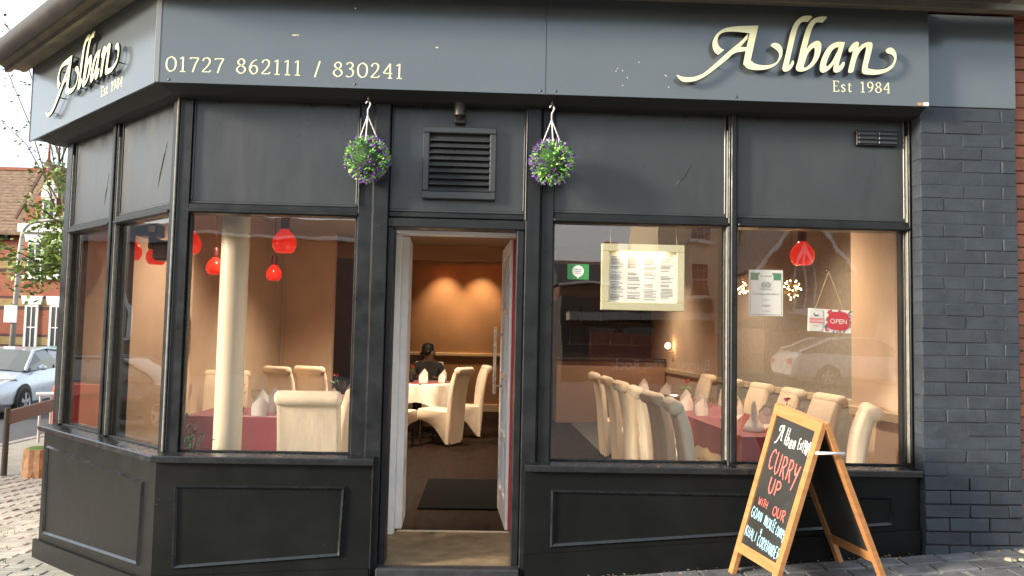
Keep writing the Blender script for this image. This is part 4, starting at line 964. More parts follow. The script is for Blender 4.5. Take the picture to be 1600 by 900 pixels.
def table(x0, x1, y0, y1, label, drop=.24, white=True):
    cx, cy = (x0+x1)/2, (y0+y1)/2; zt = FZ+.755
    root = empty('dining_table', (cx, cy, FZ), label=label, cat='table', group='dining tables'); settle(root)
    mb = MB(); mb.box(x0+.01, x1-.01, y0+.01, y1-.01, zt-.03, zt-.004, .004); child(mb, 'table_top', 'chair_leg', root)
    for x in (x0+.08, x1-.08):
        for y in (y0+.08, y1-.08):
            mb = MB(); mb.tube([(x, y, FZ), (x, y, zt-.03)], .025, 8); child(mb, 'leg', 'chair_leg', root)
    def cloth(dr, gx, z, name, mt, wav):
        """a sheet hanging over the edges with soft folds"""
        mb = MB(); n = 40; vs = []; per = []
        r = random.Random(int(cx*100+n))
        for k in range(n):
            t = k/n*4; s = int(t); f = t-s; c = [(x0-gx, y0-gx), (x1+gx, y0-gx), (x1+gx, y1+gx), (x0-gx, y1+gx)]
            a, b = c[s], c[(s+1) % 4]; per.append((a[0]+(b[0]-a[0])*f, a[1]+(b[1]-a[1])*f, f))
        vs = [(p[0], p[1], z) for p in per]
        for p in per:
            w = 1+wav*sin(p[2]*18+p[0]*3); cr = 1.0+.9*(abs(p[2]-.5)*2)**6
            dx = p[0]-cx; dy = p[1]-cy; ln = math.hypot(dx, dy); o = .02*w+.03*(abs(p[2]-.5)*2)**6
            vs.append((p[0]+dx/ln*o, p[1]+dy/ln*o, z-dr*cr*.75-dr*.25*abs(w-1)))
        mb.add(vs, [tuple(range(n))]+[(k, n+k, n+(k+1) % n, (k+1) % n) for k in range(n)]); c = tag(child(mb, name, mt, root, 30)); return c
    if white: cloth(drop+.12, .002, zt, 'under_cloth', 'cloth_white', .5)
    cloth(drop, .006, zt+.004, 'red_cloth', 'cloth_red', .4)
    return zt+.005
ZT1 = table(-2.25, -1.02, 1.72, 2.48, 'table under a dark red cloth just inside the left window', .34, False)
table(-1.95, -.95, 3.35, 4.2, 'red-clothed table behind the window table, towards the doorway', .3)
for i, (a, b) in enumerate(((.98, 2.3), (2.32, 3.64), (3.66, 5.6))):
    table(1.80, 2.42, a, b, ('red-clothed table nearest the right window with a white cloth corner showing', 'middle red-clothed table of the long row', 'farthest red-clothed table of the long row')[i])
# round table seen through the door
RTb = empty('round_table', (-.88, 6.85, FZ), label='round table with a white cloth and red topper seen through the doorway', cat='table', group='dining tables'); settle(RTb)
mb = MB(); n = 48; zt = FZ+.755
vs = [(-.88+cos(2*pi*k/n)*.50, 6.85+sin(2*pi*k/n)*.50, zt) for k in range(n)]
for q, (rr, z) in enumerate(((.515, zt-.02), (.525, zt-.17), (.54, zt-.30))):
    vs += [(-.88+cos(2*pi*k/n)*(rr+.022*q*sin(k*pi*9/24)), 6.85+sin(2*pi*k/n)*(rr+.022*q*sin(k*pi*9/24)), z+(.06*cos(k*4*2*pi/n) if q == 2 else 0)) for k in range(n)]
mb.add(vs, [tuple(range(n))]+[(j*n+k, (j+1)*n+k, (j+1)*n+(k+1) % n, j*n+(k+1) % n) for j in range(3) for k in range(n)]); child(mb, 'white_cloth', 'cloth_white', RTb, 35)
mb = MB(); c = (-.88, 6.85); q = [(c[0]+cos(a)*.52, c[1]+sin(a)*.52) for a in (.1, .1+pi/2, .1+pi, .1+1.5*pi)]; mb.prism(q, zt+.003, zt+.006); child(mb, 'red_topper', 'cloth_red', RTb)
mb = MB(); mb.lathe([(.25, FZ), (.24, FZ+.03), (.05, FZ+.06), (.04, zt-.02)], (-.88, 6.85, 0), 16); child(mb, 'pedestal', 'chair_leg', RTb, 40)
# napkins, glasses, vases
def make_napkin():
    """standing folded napkin: a wide front leaf, a taller leaf behind, both hollow"""
    root = empty('folded_napkin', (0, 0, 0))
    for nm, h, yo, tip in (('front_leaf', .15, -.028, -.01), ('rear_leaf', .20, .018, -.03)):
        mb = MB(); cols = 9; vs = []
        for k in range(cols):
            t = k/(cols-1)*2-1; x = t*.058; dep = yo-.02*(1-t*t)*(1 if nm == 'front_leaf' else -1)
            top = h*(1-.36*abs(t+tip*8))
            for j in range(4):
                f = j/3; vs.append((x*(1+.08*sin(f*3)), dep*(1-.5*f), f*top))
        fs = [(k*4+j, (k+1)*4+j, (k+1)*4+j+1, k*4+j+1) for k in range(cols-1) for j in range(3)]
        m2 = len(vs); vs2 = [(x, y+.004, z) for x, y, z in vs]; mb.add(vs+vs2, fs+[tuple(i+m2 for i in f[::-1]) for f in fs]); mb.build(nm, 'napkin', root, smooth=True)
    return root
def make_swan():
    """napkin folded to a rounded base with a tall neck"""
    root = empty('folded_napkin', (0, 0, 0)); mb = MB()
    mb.lathe([(.075, 0), (.078, .02), (.06, .05), (.032, .09), (.020, .14), (.016, .19), (.010, .22), (0, .225)], (0, 0, 0), 14); mb.build('body', 'napkin', root, smooth=True)
    mb = MB(); mb.add([(.06, -.04, .012), (.14, 0, .055), (.06, .04, .012), (.07, 0, .05)], [(0, 1, 3), (1, 2, 3), (0, 3, 2), (0, 2, 1)]); mb.build('tail_fold', 'napkin', root); return root
def make_glass():
    root = empty('wine_glass', (0, 0, 0)); mb = MB()
    mb.lathe([(.034, 0), (.034, .003), (.006, .006), (.004, .08), (.010, .088), (.030, .105), (.038, .135), (.034, .175), (.032, .175), (.036, .135), (.028, .107), (0, .092)], (0, 0, 0), 16); mb.build('bowl', 'clear_glass', root, smooth=True); return root
def make_vase(fm):
    root = empty('flower_vase', (0, 0, 0)); mb = MB(); mb.lathe([(.022, 0), (.036, .02), (.038, .045), (.014, .075), (.012, .12), (.016, .125)], (0, 0, 0), 16); mb.build('vase', 'black_plastic', root, smooth=True)
    mb = MB(); mb.tube([(0, 0, .1), (.012, 0, .17), (.02, 0, .20)], .003, 5); mb.build('stem', 'leaf', root); mb = MB(); r = random.Random(2)
    for k in range(16):
        a = r.uniform(0, 6.28); u = r.uniform(-.2, 1); d = Vector((cos(a)*.8, sin(a)*.8, u)).normalized(); s = d.cross(Vector((0, 0, 1))).normalized(); c = Vector((.02, 0, .205)); p = c+d*.024
        mb.add([c, p+s*.012, p+d*.008, p-s*.012], [(0, 1, 2, 3)])
    mb.build('petals', fm, root); mb = MB()
    for k in range(5):
        a = k*1.3; d = Vector((cos(a), sin(a), .5)); s = Vector((-sin(a), cos(a), 0)); c = Vector((.01, 0, .14)); mb.add([c, c+d*.03+s*.012, c+d*.06, c+d*.03-s*.012], [(0, 1, 2, 3)])
    mb.build('leaves', 'leaf', root); return root
mat('petal_red', (.60, .05, .035), .6); mat('petal_pink', (.72, .14, .20), .6)
def scatter(maker, spots, cat, group):
    p = maker()
    for i, (x, y, z, rz, sc, lb) in enumerate(spots):
        o = p if i == 0 else copy_tree(p); o.location = (x, y, z); o.rotation_euler = (0, 0, rz); o.scale = (sc, sc, sc); tag(o, lb, cat, group)
Z = ZT1
scatter(make_napkin, [
 (-1.72, 1.84, Z, .1, 1.0, 'white folded napkin standing at the near edge of the left window table'),
 (-1.70, 2.12, Z, -.5, 1.05, 'taller white napkin just behind the nearest one on the left window table'),
 (-1.28, 3.55, Z, .4, 1.0, 'white napkin on the second table, above the near chair back'),
 (-.80, 6.52, Z+.002, .1, 1.0, 'white folded napkin at the front of the round table'),
 (-.55, 6.75, Z+.002, -.6, .95, 'white napkin on the round table beside the side-on chair'),
 (1.92, 3.0, Z, .3, 1.0, 'white napkin on the middle table of the long row'),
 (2.0, 4.2, Z, -.3, 1.0, 'white napkin at the near end of the farthest table in the long row'),
 (1.92, 5.0, Z, .2, 1.0, 'white napkin at the far end of the long row of tables'),
 (2.28, 2.6, Z, .6, .9, 'white napkin on the right side of the long row of tables'),
 (2.26, 1.82, Z, -.3, .95, 'white napkin behind the pink rose on the near red table'),
 (1.92, 2.5, Z, .2, 1.0, 'white napkin beside the second chair of the left row'),
 (-1.25, 2.25, Z, -.3, 1.0, 'white napkin hidden behind the near chair on the left window table'),
 (-1.08, 3.9, Z, .3, 1.0, 'white napkin at the right end of the second table')], 'napkin', 'standing folded napkins')
scatter(make_swan, [(1.99, 1.32, Z, .1, 1.0, 'white swan-folded napkin on the red cloth close to the right window'), (2.02, 2.02, Z, .3, .95, 'swan-folded napkin farther along the red table')], 'napkin', 'standing folded napkins')
scatter(make_glass, [
 (-1.86, 2.2, Z, 0, 1, 'wine glass beside the napkins on the left window table'), (-1.55, 3.7, Z, 0, 1, 'wine glass on the second table, left of the vase'),
 (-1.40, 3.6, Z, 0, 1, 'wine glass on the second table, right of the vase'), (2.30, 1.22, Z, 0, 1.05, 'large wine glass in front of the pink rose by the window bar'),
 (1.95, 1.75, Z, 0, 1, 'wine glass behind the swan napkin'), (2.12, 2.2, Z, 0, 1, 'wine glass halfway along the red table'), (-.95, 6.6, Z+.002, 0, 1, 'wine glass on the round table'), (2.0, 3.4, Z, 0, 1, 'wine glass in the middle of the long row'),
 (2.34, 1.62, Z, 0, 1, 'wine glass on the right edge of the near red table'), (1.90, 2.18, Z, 0, 1, 'wine glass on the left edge of the near red table'), (2.16, 1.52, Z, 0, 1, 'wine glass between swan napkin and pink rose'), (2.3, 3.1, Z, 0, 1, 'wine glass on the right of the middle table'), (-1.6, 1.95, Z, 0, 1, 'wine glass right of the nearest napkin in the left window')], 'glass', 'wine glasses')
scatter(lambda: make_vase('petal_pink'), [(2.22, 1.33, Z, 0, 1.1, 'black vase with a pink rose on the table by the right window'), (2.18, 2.45, Z, .5, 1.2, 'black vase with dark pink flower farther down the long table'), (1.98, 3.25, Z, .9, 1.2, 'black vase with pink flower on the middle table of the long row')], 'vase', 'black bud vases')
scatter(lambda: make_vase('petal_red'), [(-1.47, 3.55, Z, 0, 1.1, 'black vase with an orange-red flower on the second table'), (-1.93, 2.0, Z, 1, 1.0, 'black vase beside the pillar on the left window table'), (-.98, 6.75, Z+.002, 0, 1.0, 'dark vase on the round table')], 'vase', 'black bud vases')
mb = MB(); mb.lathe([(.05, 0), (.07, .02), (.11, .07), (.115, .09), (.105, .085), (.06, .03), (0, .02)], (1.98, 3.75, Z), 20); mb.build('serving_bowl', 'steel', smooth=True, label='shiny metal bowl on the long row of tables', cat='bowl')
# pillar, plant, mat
P = empty('pillar', (-1.585, .62, FZ), label='round cream pillar just inside the left window', cat='pillar'); settle(P)
mb = MB(); mb.lathe([(.086, FZ), (.085, 2.95)], (-1.585, .62, 0), 28); child(mb, 'shaft', 'column', P, 40)
mb = MB(); mb.lathe([(.0, FZ), (.12, FZ), (.12, FZ+.06), (.10, FZ+.08), (.087, FZ+.09)], (-1.585, .62, 0), 28); child(mb, 'base', 'column', P, 40)
mb = MB(); mb.box(-.50, .30, 2.1, 3.45, FZ+.002, FZ+.014, .003); mb.build('doormat', 'doormat', label='black rectangular doormat on the dark floor inside the entrance', cat='doormat')
PT = empty('pot_plant', (-1.74, .36, FZ), label='dark leafy pot plant in the lower left corner of the left window', cat='plant'); settle(PT)
mb = MB(); mb.lathe([(.10, FZ), (.14, FZ+.42), (.15, FZ+.45), (.13, FZ+.45)], (-1.74, .38, 0), 18); child(mb, 'pot', 'black_plastic', PT, 40)
mb = MB(); r = random.Random(8)
for k in range(150):
    a = r.uniform(0, 6.28); e = r.uniform(.1, 1.4); ln = r.uniform(.06, .34); c = Vector((-1.74, .38, FZ+.55)); d = Vector((cos(a)*cos(e)*.55, sin(a)*cos(e)*.4, sin(e))); p = c+d*ln
    l = (d+Vector((r.uniform(-1, 1), r.uniform(-1, 1), r.uniform(-.5, .5)))).normalized(); s = l.cross(Vector((r.uniform(-1, 1), r.uniform(-1, 1), 1))).normalized(); q = r.uniform(.025, .05)
    mb.add([p, p+l*q*.5+s*q*.3, p+l*q, p+l*q*.5-s*q*.3], [(0, 1, 2, 3)])
child(mb, 'leaves', 'moss_core', PT, kind='stuff')
mb = MB()
for k in range(7): a = k*.9; mb.tube([(-1.74, .38, FZ+.44), (-1.74+cos(a)*.03, .38+sin(a)*.03, FZ+.62), (-1.74+cos(a)*.10, .38+sin(a)*.07, FZ+.8)], .004, 5)
child(mb, 'stems', 'bark', PT)
# pendant lamps
def make_pendant():
    root = empty('pendant_lamp', (0, 0, 0))      # origin at the rim
    mb = MB(); mb.lathe([(.056, 0), (.074, .025), (.083, .055), (.079, .090), (.060, .125), (.036, .150), (.028, .165)], (0, 0, 0), 24); mb.lathe([(.026, .165), (.035, .148), (.058, .123), (.077, .088), (.081, .055), (.072, .025), (.053, .001)], (0, 0, 0), 24); mb.build('shade', 'pendant_shade', root, smooth=True)
    mb = MB(); mb.lathe([(.030, .158), (.030, .25), (.022, .26), (0, .26)], (0, 0, 0), 16); mb.build('lamp_holder', 'lamp_stem', root, smooth=40)
    mb = MB(); mb.tube([(0, 0, .25), (0, 0, .945)], .004, 6); mb.build('flex', 'lamp_stem', root)
    mb = MB(); mb.lathe([(0, .012), (.022, .016), (.030, .04), (.022, .07), (.012, .10), (.012, .16)], (0, 0, 0), 14); mb.build('light_bulb', 'bulb', root, smooth=True)
    return root
pp = make_pendant()
for i, (x, y, z, lb) in enumerate(((-1.385, 1.05, 2.005, 'large red glass pendant lamp at the top of the left window'), (-2.20, 3.93, 2.0, 'small red pendant lamp below and left of the large one'), (-2.59, 3.26, 2.0, 'red pendant lamp half hidden by the cream pillar'), (-2.12, 1.29, 2.01, 'red pendant lamp cut by the left edge of the left window'),
        (2.20, .95, 2.0, 'red pendant lamp in the right window above the open sign'), (-2.78, 1.86, 2.0, 'left red pendant lamp in the canted bay window'), (-2.74, 2.25, 2.0, 'right red pendant lamp in the canted bay window'))):
    o = pp if i == 0 else copy_tree(pp); o.location = (x, y, z); tag(o, lb, 'lamp', 'red pendant lamps')
    lt = bpy.data.lights.new('pendant_light', 'POINT'); lt.energy = 3.5; lt.color = (1, .62, .32); lt.shadow_soft_size = .03
    lo = link(bpy.data.objects.new('pendant_light', lt)); lo.location = (x, y, z+.03)
# two ceiling downlights throw pools on the back wall
for x, lb in ((-.74, 'left recessed downlight lighting the terracotta back wall'), (-.04, 'right recessed downlight lighting the terracotta back wall')):
    d = empty('downlight', (x, 10.38, 2.95), label=lb, cat='lamp', group='recessed downlights'); settle(d)
    mb = MB(); mb.lathe([(.055, 2.949), (.055, 2.938), (.040, 2.936), (.040, 2.949)], (x, 10.38, 0), 18); child(mb, 'bezel', 'rail_cream', d, 40)
    mb = MB(); mb.lathe([(.038, 2.944), (.0, 2.944)], (x, 10.38, 0), 16); child(mb, 'lens', 'bulb', d)
    lt = bpy.data.lights.new('downlight_beam', 'SPOT'); lt.energy = 42; lt.spot_size = radians(80); lt.spot_blend = 1; lt.color = (1, .62, .28); lt.shadow_soft_size = .03
    lo = link(bpy.data.objects.new('downlight_beam', lt)); lo.location = (x, 10.38, 2.93); lo.rotation_euler = (radians(14), 0, 0)
for x, y, lb in ((-2.1, 2.9, 'added fill downlight over the left window tables'), (-1.3, 5.2, 'added fill downlight before the tan inner wall'), (-.5, 6.6, 'added fill downlight over the round table'), (2.1, 2.0, 'added fill downlight over the near end of the long table'), (2.1, 4.4, 'added fill downlight over the far end of the long table'), (2.2, 8.0, 'added fill downlight in front of the bar')):  # unseen ceiling lamps, added to brighten the dining room
    d = empty('downlight', (x, y, 2.95), label=lb, cat='lamp', group='recessed downlights'); settle(d)
    mb = MB(); mb.lathe([(.055, 2.949), (.055, 2.938), (.040, 2.936), (.040, 2.949)], (x, y, 0), 18); child(mb, 'bezel', 'rail_cream', d, 40)
    mb = MB(); mb.lathe([(.038, 2.944), (.0, 2.944)], (x, y, 0), 16); child(mb, 'lens', 'bulb', d)
    lt = bpy.data.lights.new('downlight_beam', 'SPOT'); lt.energy = 210 if 'inner wall' in lb else 100 if 'window' in lb or 'long' in lb else 60; lt.spot_size = radians(125); lt.spot_blend = .8; lt.color = (1, .80, .58); lt.shadow_soft_size = .04
    lo = link(bpy.data.objects.new('downlight_beam', lt)); lo.location = (x, y, 2.93)
# sparkling globe lamps
for x, y, z, lb in ((1.93, 1.35, 1.86, 'golden sparkling globe lamp left of the certificate'), (2.32, 1.45, 1.86, 'golden sparkling globe lamp right of the certificate')):
    s = empty('globe_lamp', (x, y, z), label=lb, cat='lamp', group='golden globe lamps'); settle(s); r = random.Random(int(x*50)); w = MB(); bl = MB()
    for k in range(60):
        u = r.uniform(-1, 1); t = r.uniform(0, 6.28); q = math.sqrt(1-u*u); d = Vector((q*cos(t), q*sin(t), u)); p = Vector((x, y, z))+d*.075*r.uniform(.5, 1.05)
        w.tube([(x, y, z), p], .0012, 3)
        if k % 2: bl.lathe([(0, -.006), (.006, 0), (0, .006)], p, 6)
        else: w.lathe([(0, -.008), (.007, 0), (0, .008)], p, 6)
    w.tube([(x, y, z), (x, y, 2.95)], .002, 4)
    child(w, 'wire_burst', 'sparkle_wire', s); child(bl, 'bulbs', 'sparkle', s)
# bar at the back right, wall lamp, loudspeaker
B = empty('bar_counter', (2.1, 9.2, FZ), label='dark bar counter with red-brown front at the back right of the room', cat='bar'); settle(B)
mb = MB(); mb.box(1.25, 3.1, 9.0, 9.6, FZ, 1.10, .01); child(mb, 'counter_front', 'wall_terra', B)
mb = MB(); mb.box(1.2, 3.1, 8.95, 9.65, 1.102, 1.15, .008); child(mb, 'counter_top', 'chair_leg', B)
mb = MB(); mb.box(1.3, 3.1, 10.1, 10.28, 1.35, 1.38); mb.box(1.3, 3.1, 10.1, 10.28, 1.75, 1.78); child(mb, 'shelf', 'chair_leg', B)
bp = MB(); bp.lathe([(0, 0), (.035, 0), (.036, .17), (.014, .22), (.013, .28), (0, .28)], (0, 0, 0), 12); bp = bp.build('bottle', 'window_dark', smooth=40)
for i in range(9):
    o = bp if i == 0 else copy_tree(bp); o.location = (1.4+i*.19, 10.18, 1.38 if i % 2 else 1.78); tag(o, 'dark bottle on the %s shelf behind the bar, %s along' % ('lower' if i % 2 else 'upper', ('first', 'second', 'third', 'fourth', 'fifth')[i//2]), 'bottle', 'bottles behind the bar')
W2 = empty('bar_lamp', (3.02, 8.5, 1.36), label='small glowing lamp on the tan wall near the bar', cat='lamp'); settle(W2)
mb = MB(); mb.lathe([(0, 1.33), (.04, 1.35), (.045, 1.39), (.02, 1.43), (0, 1.435)], (3.02, 8.5, 0), 12); child(mb, 'globe', 'bulb', W2, True)
mb = MB(); mb.tube([(3.02, 8.5, 1.33), (3.02, 8.5, 1.28), (3.12, 8.5, 1.28)], .008, 6); child(mb, 'bracket', 'steel', W2)
SP = empty('loudspeaker', (-2.45, 1.55, 2.05), label='black loudspeaker with bracket high inside the canted bay window', cat='speaker'); settle(SP)
mb = MB(); mb.box(-2.60, -2.44, 1.5, 1.66, 2.15, 2.25, .01); mb.box(-2.52, -2.48, 1.55, 1.60, 2.06, 2.15); child(mb, 'bracket', 'black_plastic', SP)
mb = MB(); mb.box(-2.46, -2.34, 1.47, 1.60, 1.97, 2.12, .02); child(mb, 'cabinet', 'black_plastic', SP)
mb = MB(); mb.box(-2.50, -2.455, 1.492, 1.499, 2.18, 2.23, .004); child(mb, 'badge_plate', 'rail_cream', SP)
# seated guest
def person():
    root = empty('person', (-.83, 7.9, FZ), label='person in dark clothes seated at the round table, head turned to the right', cat='person'); settle(root)
    V = [((0, 0, .50), .15, .12), ((0, .02, .72), .14, .10), ((0, .0, .93), .16, .10), ((0, -.01, 1.04), .055, .055), ((.01, -.02, 1.12), .07, .08), ((.015, -.02, 1.21), .075, .088), ((.10, -.03, 1.14), .018, .018),
         ((.18, 0, .96), .055, .055), ((.25, -.06, .74), .045, .045), ((.16, -.32, .77), .035, .035), ((.10, -.42, .79), .03, .02), ((-.18, 0, .96), .055, .055), ((-.25, -.08, .74), .045, .045), ((-.14, -.33, .77), .035, .035), ((-.08, -.42, .79), .03, .02),
         ((.10, -.08, .48), .09, .085), ((.13, -.42, .48), .065, .065), ((.13, -.42, .10), .045, .045), ((.13, -.54, .04), .045, .035), ((-.10, -.08, .48), .09, .085), ((-.13, -.42, .48), .065, .065), ((-.13, -.42, .10), .045, .045), ((-.13, -.54, .04), .045, .035)]
    Eg = [(0, 1), (1, 2), (2, 3), (3, 4), (4, 5), (4, 6), (2, 7), (7, 8), (8, 9), (9, 10), (2, 11), (11, 12), (12, 13), (13, 14), (0, 15), (15, 16), (16, 17), (17, 18), (0, 19), (19, 20), (20, 21), (21, 22)]
    me = bpy.data.meshes.new('p'); me.from_pydata([v[0] for v in V], Eg, []); o = link(bpy.data.objects.new('p', me))
    sm = o.modifiers.new('s', 'SKIN'); 
    for i, v in enumerate(V): me.skin_vertices[0].data[i].radius = v[1:]; me.skin_vertices[0].data[i].use_root = (i == 0)
    o.modifiers.new('d', 'SUBSURF').levels = 2
    dg = bpy.context.evaluated_depsgraph_get(); ev = o.evaluated_get(dg); m2 = bpy.data.meshes.new_from_object(ev); bpy.data.objects.remove(o)
    m2.materials.clear(); m2.materials.append(M['shirt']); m2.materials.append(M['skin'])
    for p in m2.polygons:
        c = p.center; p.use_smooth = True; p.material_index = 1 if c.z > 1.02 or (c.y < -.36 and c.z > .7) else 0
    b = link(bpy.data.objects.new('body', m2)); b.parent = root
    mb = MB(); mb.lathe([(.088, 1.12), (.098, 1.17), (.095, 1.23), (.07, 1.285), (0, 1.305)], (-.012, .0, 0), 16); mb.lathe([(0, 1.02), (.03, 1.04), (.035, 1.10), (.02, 1.16)], (-.11, .02, 0), 10); mb.build('hair', 'hair', root, smooth=True)
    mb = MB()
    for x, y, z in ((.068, -.075, 1.185), (.076, .03, 1.185)): mb.lathe([(0, -.009), (.008, 0), (0, .009)], (x, y, z), 8)
    mb.build('eyes', 'hair', root); mb = MB()
    for y in (-.11, .075): mb.lathe([(0, -.025), (.014, -.01), (.016, .01), (0, .025)], (.0, y, 1.17), 8)
    mb.build('ears', 'skin', root)
    return root
person()
c = copy_tree(proto); c.location = (-.83, 8.08, FZ); c.rotation_euler = (0, 0, radians(180)); tag(c, 'cream chair under the seated person at the round table', 'chair', 'cream roll-back dining chairs')

# ------------------------------------------------------------------ next door
NW = empty('neighbouring_house', (3.6, .1, .3), label='red brick neighbouring house at the right edge', cat='house'); settle(NW)
mb = MB(); mb.box(3.10, 6.5, .06, 6, -.2, 7); nbw = mb.build('wall', 'mortar', NW); nbw.matrix_parent_inverse = NW.matrix_basis.inverted()
lay_bricks(3.09, 3.95, .30, 3.7, .042, nbw, 'red_brick', seed=5)

# ------------------------------------------------------------------ across the side street, left
def wall_window(root, x0, x1, z0, z1, y, face='-y', bars=(1, 1), arch=False, sill=True, frame_w=.07):
    """window part on a wall whose outer face is at y (facing -y): frame, glass pane, bars, sill"""
    mb = MB()
    for b in ((x0, x1, z1-frame_w, z1), (x0, x1, z0, z0+frame_w), (x0, x0+frame_w, z0+frame_w, z1-frame_w), (x1-frame_w, x1, z0+frame_w, z1-frame_w)): mb.box(b[0], b[1], y-.04, y+.02, b[2], b[3])
    for k in range(1, bars[0]): xm = x0+(x1-x0)*k/bars[0]; mb.box(xm-.016, xm+.016, y-.03, y+.01, z0+frame_w, z1-frame_w)
    for k in range(1, bars[1]): zm = z0+(z1-z0)*k/bars[1]; mb.box(x0+frame_w, x1-frame_w, y-.028, y+.012, zm-.018, zm+.018)
    fr = child(mb, 'window', 'trim_white', root)
    mb = MB(); mb.box(x0+frame_w, x1-frame_w, y-.010, y+.005, z0+frame_w, z1-frame_w); g = child(mb, 'pane', 'window_dark', root); g.parent = fr; 
    if sill: mb = MB(); mb.box(x0-.12, x1+.12, y-.12, y+.02, z0-.12, z0); s = child(mb, 'sill', 'trim_white', root); s.parent = fr
    return fr
H = empty('brick_house', (-19, 26, -.5), label='brick house with dark and yellow bands, brown tiled roof and gabled wing', cat='house'); settle(H)
mb = MB(); mb.box(-30, -15.95, 24.0, 31, -.6, 4.95); child(mb, 'wall', 'house_brick', H)
mb = MB(); mb.slab([(-15.97, -.6), (-14.15, -.6), (-14.15, 5.1), (-15.06, 6.95), (-15.97, 5.1)], 23.5, 30); child(mb, 'gable_wing', 'house_brick', H)
mb = MB(); mb.add([(-30.3, 23.6, 4.75), (-15.75, 23.6, 4.75), (-15.06, 27.6, 7.7), (-30.3, 27.6, 7.7), (-30.3, 31.6, 4.75), (-15.75, 31.6, 4.75), (-30.3, 23.6, 4.65), (-15.75, 23.6, 4.65)], [(0, 1, 2, 3), (3, 2, 5, 4), (6, 7, 1, 0)]); child(mb, 'roof', 'roof_tile', H)
mb = MB(); mb.add([(-13.85, 23.2, 4.75), (-15.06, 23.2, 7.2), (-13.85, 30, 4.75), (-15.06, 30, 7.2), (-16.27, 24.2, 4.75), (-15.06, 24.2, 7.2), (-16.27, 30, 4.75)], [(0, 1, 3, 2), (5, 4, 6, 3)]); child(mb, 'wing_roof', 'roof_tile', H)
for s in (-1, 1):
    mb = MB(); mb.slab([(-15.06, 7.22), (-15.06, 7.02), (-15.06+s*1.12, 4.74), (-15.06+s*1.24, 4.76)] if s > 0 else [(-15.06, 7.02), (-15.06, 7.22), (-15.06+s*1.0, 5.16), (-15.06+s*.92, 5.14)], 23.12, 23.2); child(mb, 'bargeboard', 'rail_wood', H)
mb = MB(); mb.tube([(-15.06, 23.25, 7.15), (-15.06, 23.25, 7.9)], [.06, .02], 8); child(mb, 'finial', 'red_brick', H)
mb = MB(); mb.box(-30.3, -15.06, 27.5, 27.7, 7.67, 7.79); child(mb, 'ridge_tiles', 'red_brick', H)
mb = MB(); mb.box(-16.02, -14.1, 23.30, 23.5, 4.72, 5.02, .02); child(mb, 'white_band', 'trim_white', H)
mb = MB(); mb.box(-30, -16.65, 23.9, 24.0, 4.5, 4.66); child(mb, 'eaves_board', 'chair_leg', H)
mb = MB(); mb.slab(crom([(-15.34, 5.95, 1), (-15.3, 6.3), (-15.05, 6.6), (-14.8, 6.3), (-14.76, 5.95, 1)], True, 5), 23.40, 23.5); child(mb, 'gable_arch', 'trim_white', H)
wall_window(H, -15.30, -14.82, 5.12, 5.94, 23.46, bars=(2, 2))
for x0, x1, z0, z1 in ((-15.70, -15.22, 3.25, 4.40), (-14.85, -14.40, 3.25, 4.40), (-15.68, -15.24, .7, 2.25), (-14.85, -14.40, .7, 2.25)):
    w_ = wall_window(H, x0, x1, z0, z1, 23.48, bars=(2, 2)); mb = MB(); mb.slab([(x0-.08, z1+.01), (x1+.08, z1+.01), (x1+.14, z1+.30), (x0-.14, z1+.30)], 23.42, 23.5); l_ = child(mb, 'lintel', 'trim_white', H); l_.parent = w_
for x0 in (-18.9, -22.2, -25.5):
    wall_window(H, x0, x0+.9, .8, 2.4, 23.98, bars=(2, 2)); wall_window(H, x0, x0+.9, 3.1, 4.4, 23.98, bars=(2, 2))
# terrace whose east side shows in the bay's reflections
Tn = empty('brick_terrace', (-36, 12, -.9), label='low dark brick building with pointed white arches across the side street, seen only in reflections', cat='house'); settle(Tn)
mb = MB(); mb.box(-40, -32, -3, 30, -1.2, 5.2); child(mb, 'wall', 'dark_brick', Tn)
mb = MB(); mb.add([(-31.7, -3.3, 5.2), (-31.7, 30.3, 5.2), (-36, 30.3, 6.6), (-36, -3.3, 6.6), (-40.3, -3.3, 5.2), (-40.3, 30.3, 5.2)], [(0, 1, 2, 3), (3, 2, 5, 4)]); child(mb, 'roof', 'slate', Tn)
RX = Matrix.Translation((-32, 0, 0)) @ Matrix.Rotation(radians(90), 4, 'Z')      # local x -> +y, local -y -> +x
for yy in (3, 6.5, 10, 13.5, 17, 20.5, 24):
    mb = MB(RX); mb.slab(crom([(yy, 1.0, 1), (yy, 2.4), (yy+.45, 3.3, 1), (yy+.9, 2.4), (yy+.9, 1.0, 1)], True, 4), -.08, .02); w_ = child(mb, 'window', 'trim_white', Tn)
    mb = MB(RX); mb.slab(crom([(yy+.12, 1.12, 1), (yy+.12, 2.36), (yy+.45, 3.05, 1), (yy+.78, 2.36), (yy+.78, 1.12, 1)], True, 4), -.10, -.081); p_ = child(mb, 'pane', 'window_dark', Tn); p_.parent = w_
# street lamp
SL = empty('street_lamp', (-13.8, 19.5, -.4), label='slim grey street lamp with curved arm before the brick house', cat='street lamp'); settle(SL)
mb = MB(); mb.tube([(-13.8, 19.5, -.45), (-13.72, 19.5, 3.6), (-13.68, 19.5, 4.1)], [.09, .06, .055], 10); pts = crom([(0, 4.1), (.05, 4.35), (.25, 4.55), (.6, 4.62), (1.0, 4.68)], False, 5); mb.tube([(-13.68+a, 19.5, z) for a, z in pts], .05, 8); child(mb, 'pole', 'lamp_grey', SL, True)
mb = MB(); mb.box(-12.75, -11.9, 19.38, 19.62, 4.62, 4.78, .05); child(mb, 'lantern', 'lamp_grey', SL)
mb = MB(); mb.box(-13.98, -13.62, 19.36, 19.40, 1.6, 2.1); child(mb, 'notice_plate', 'trim_white', SL)

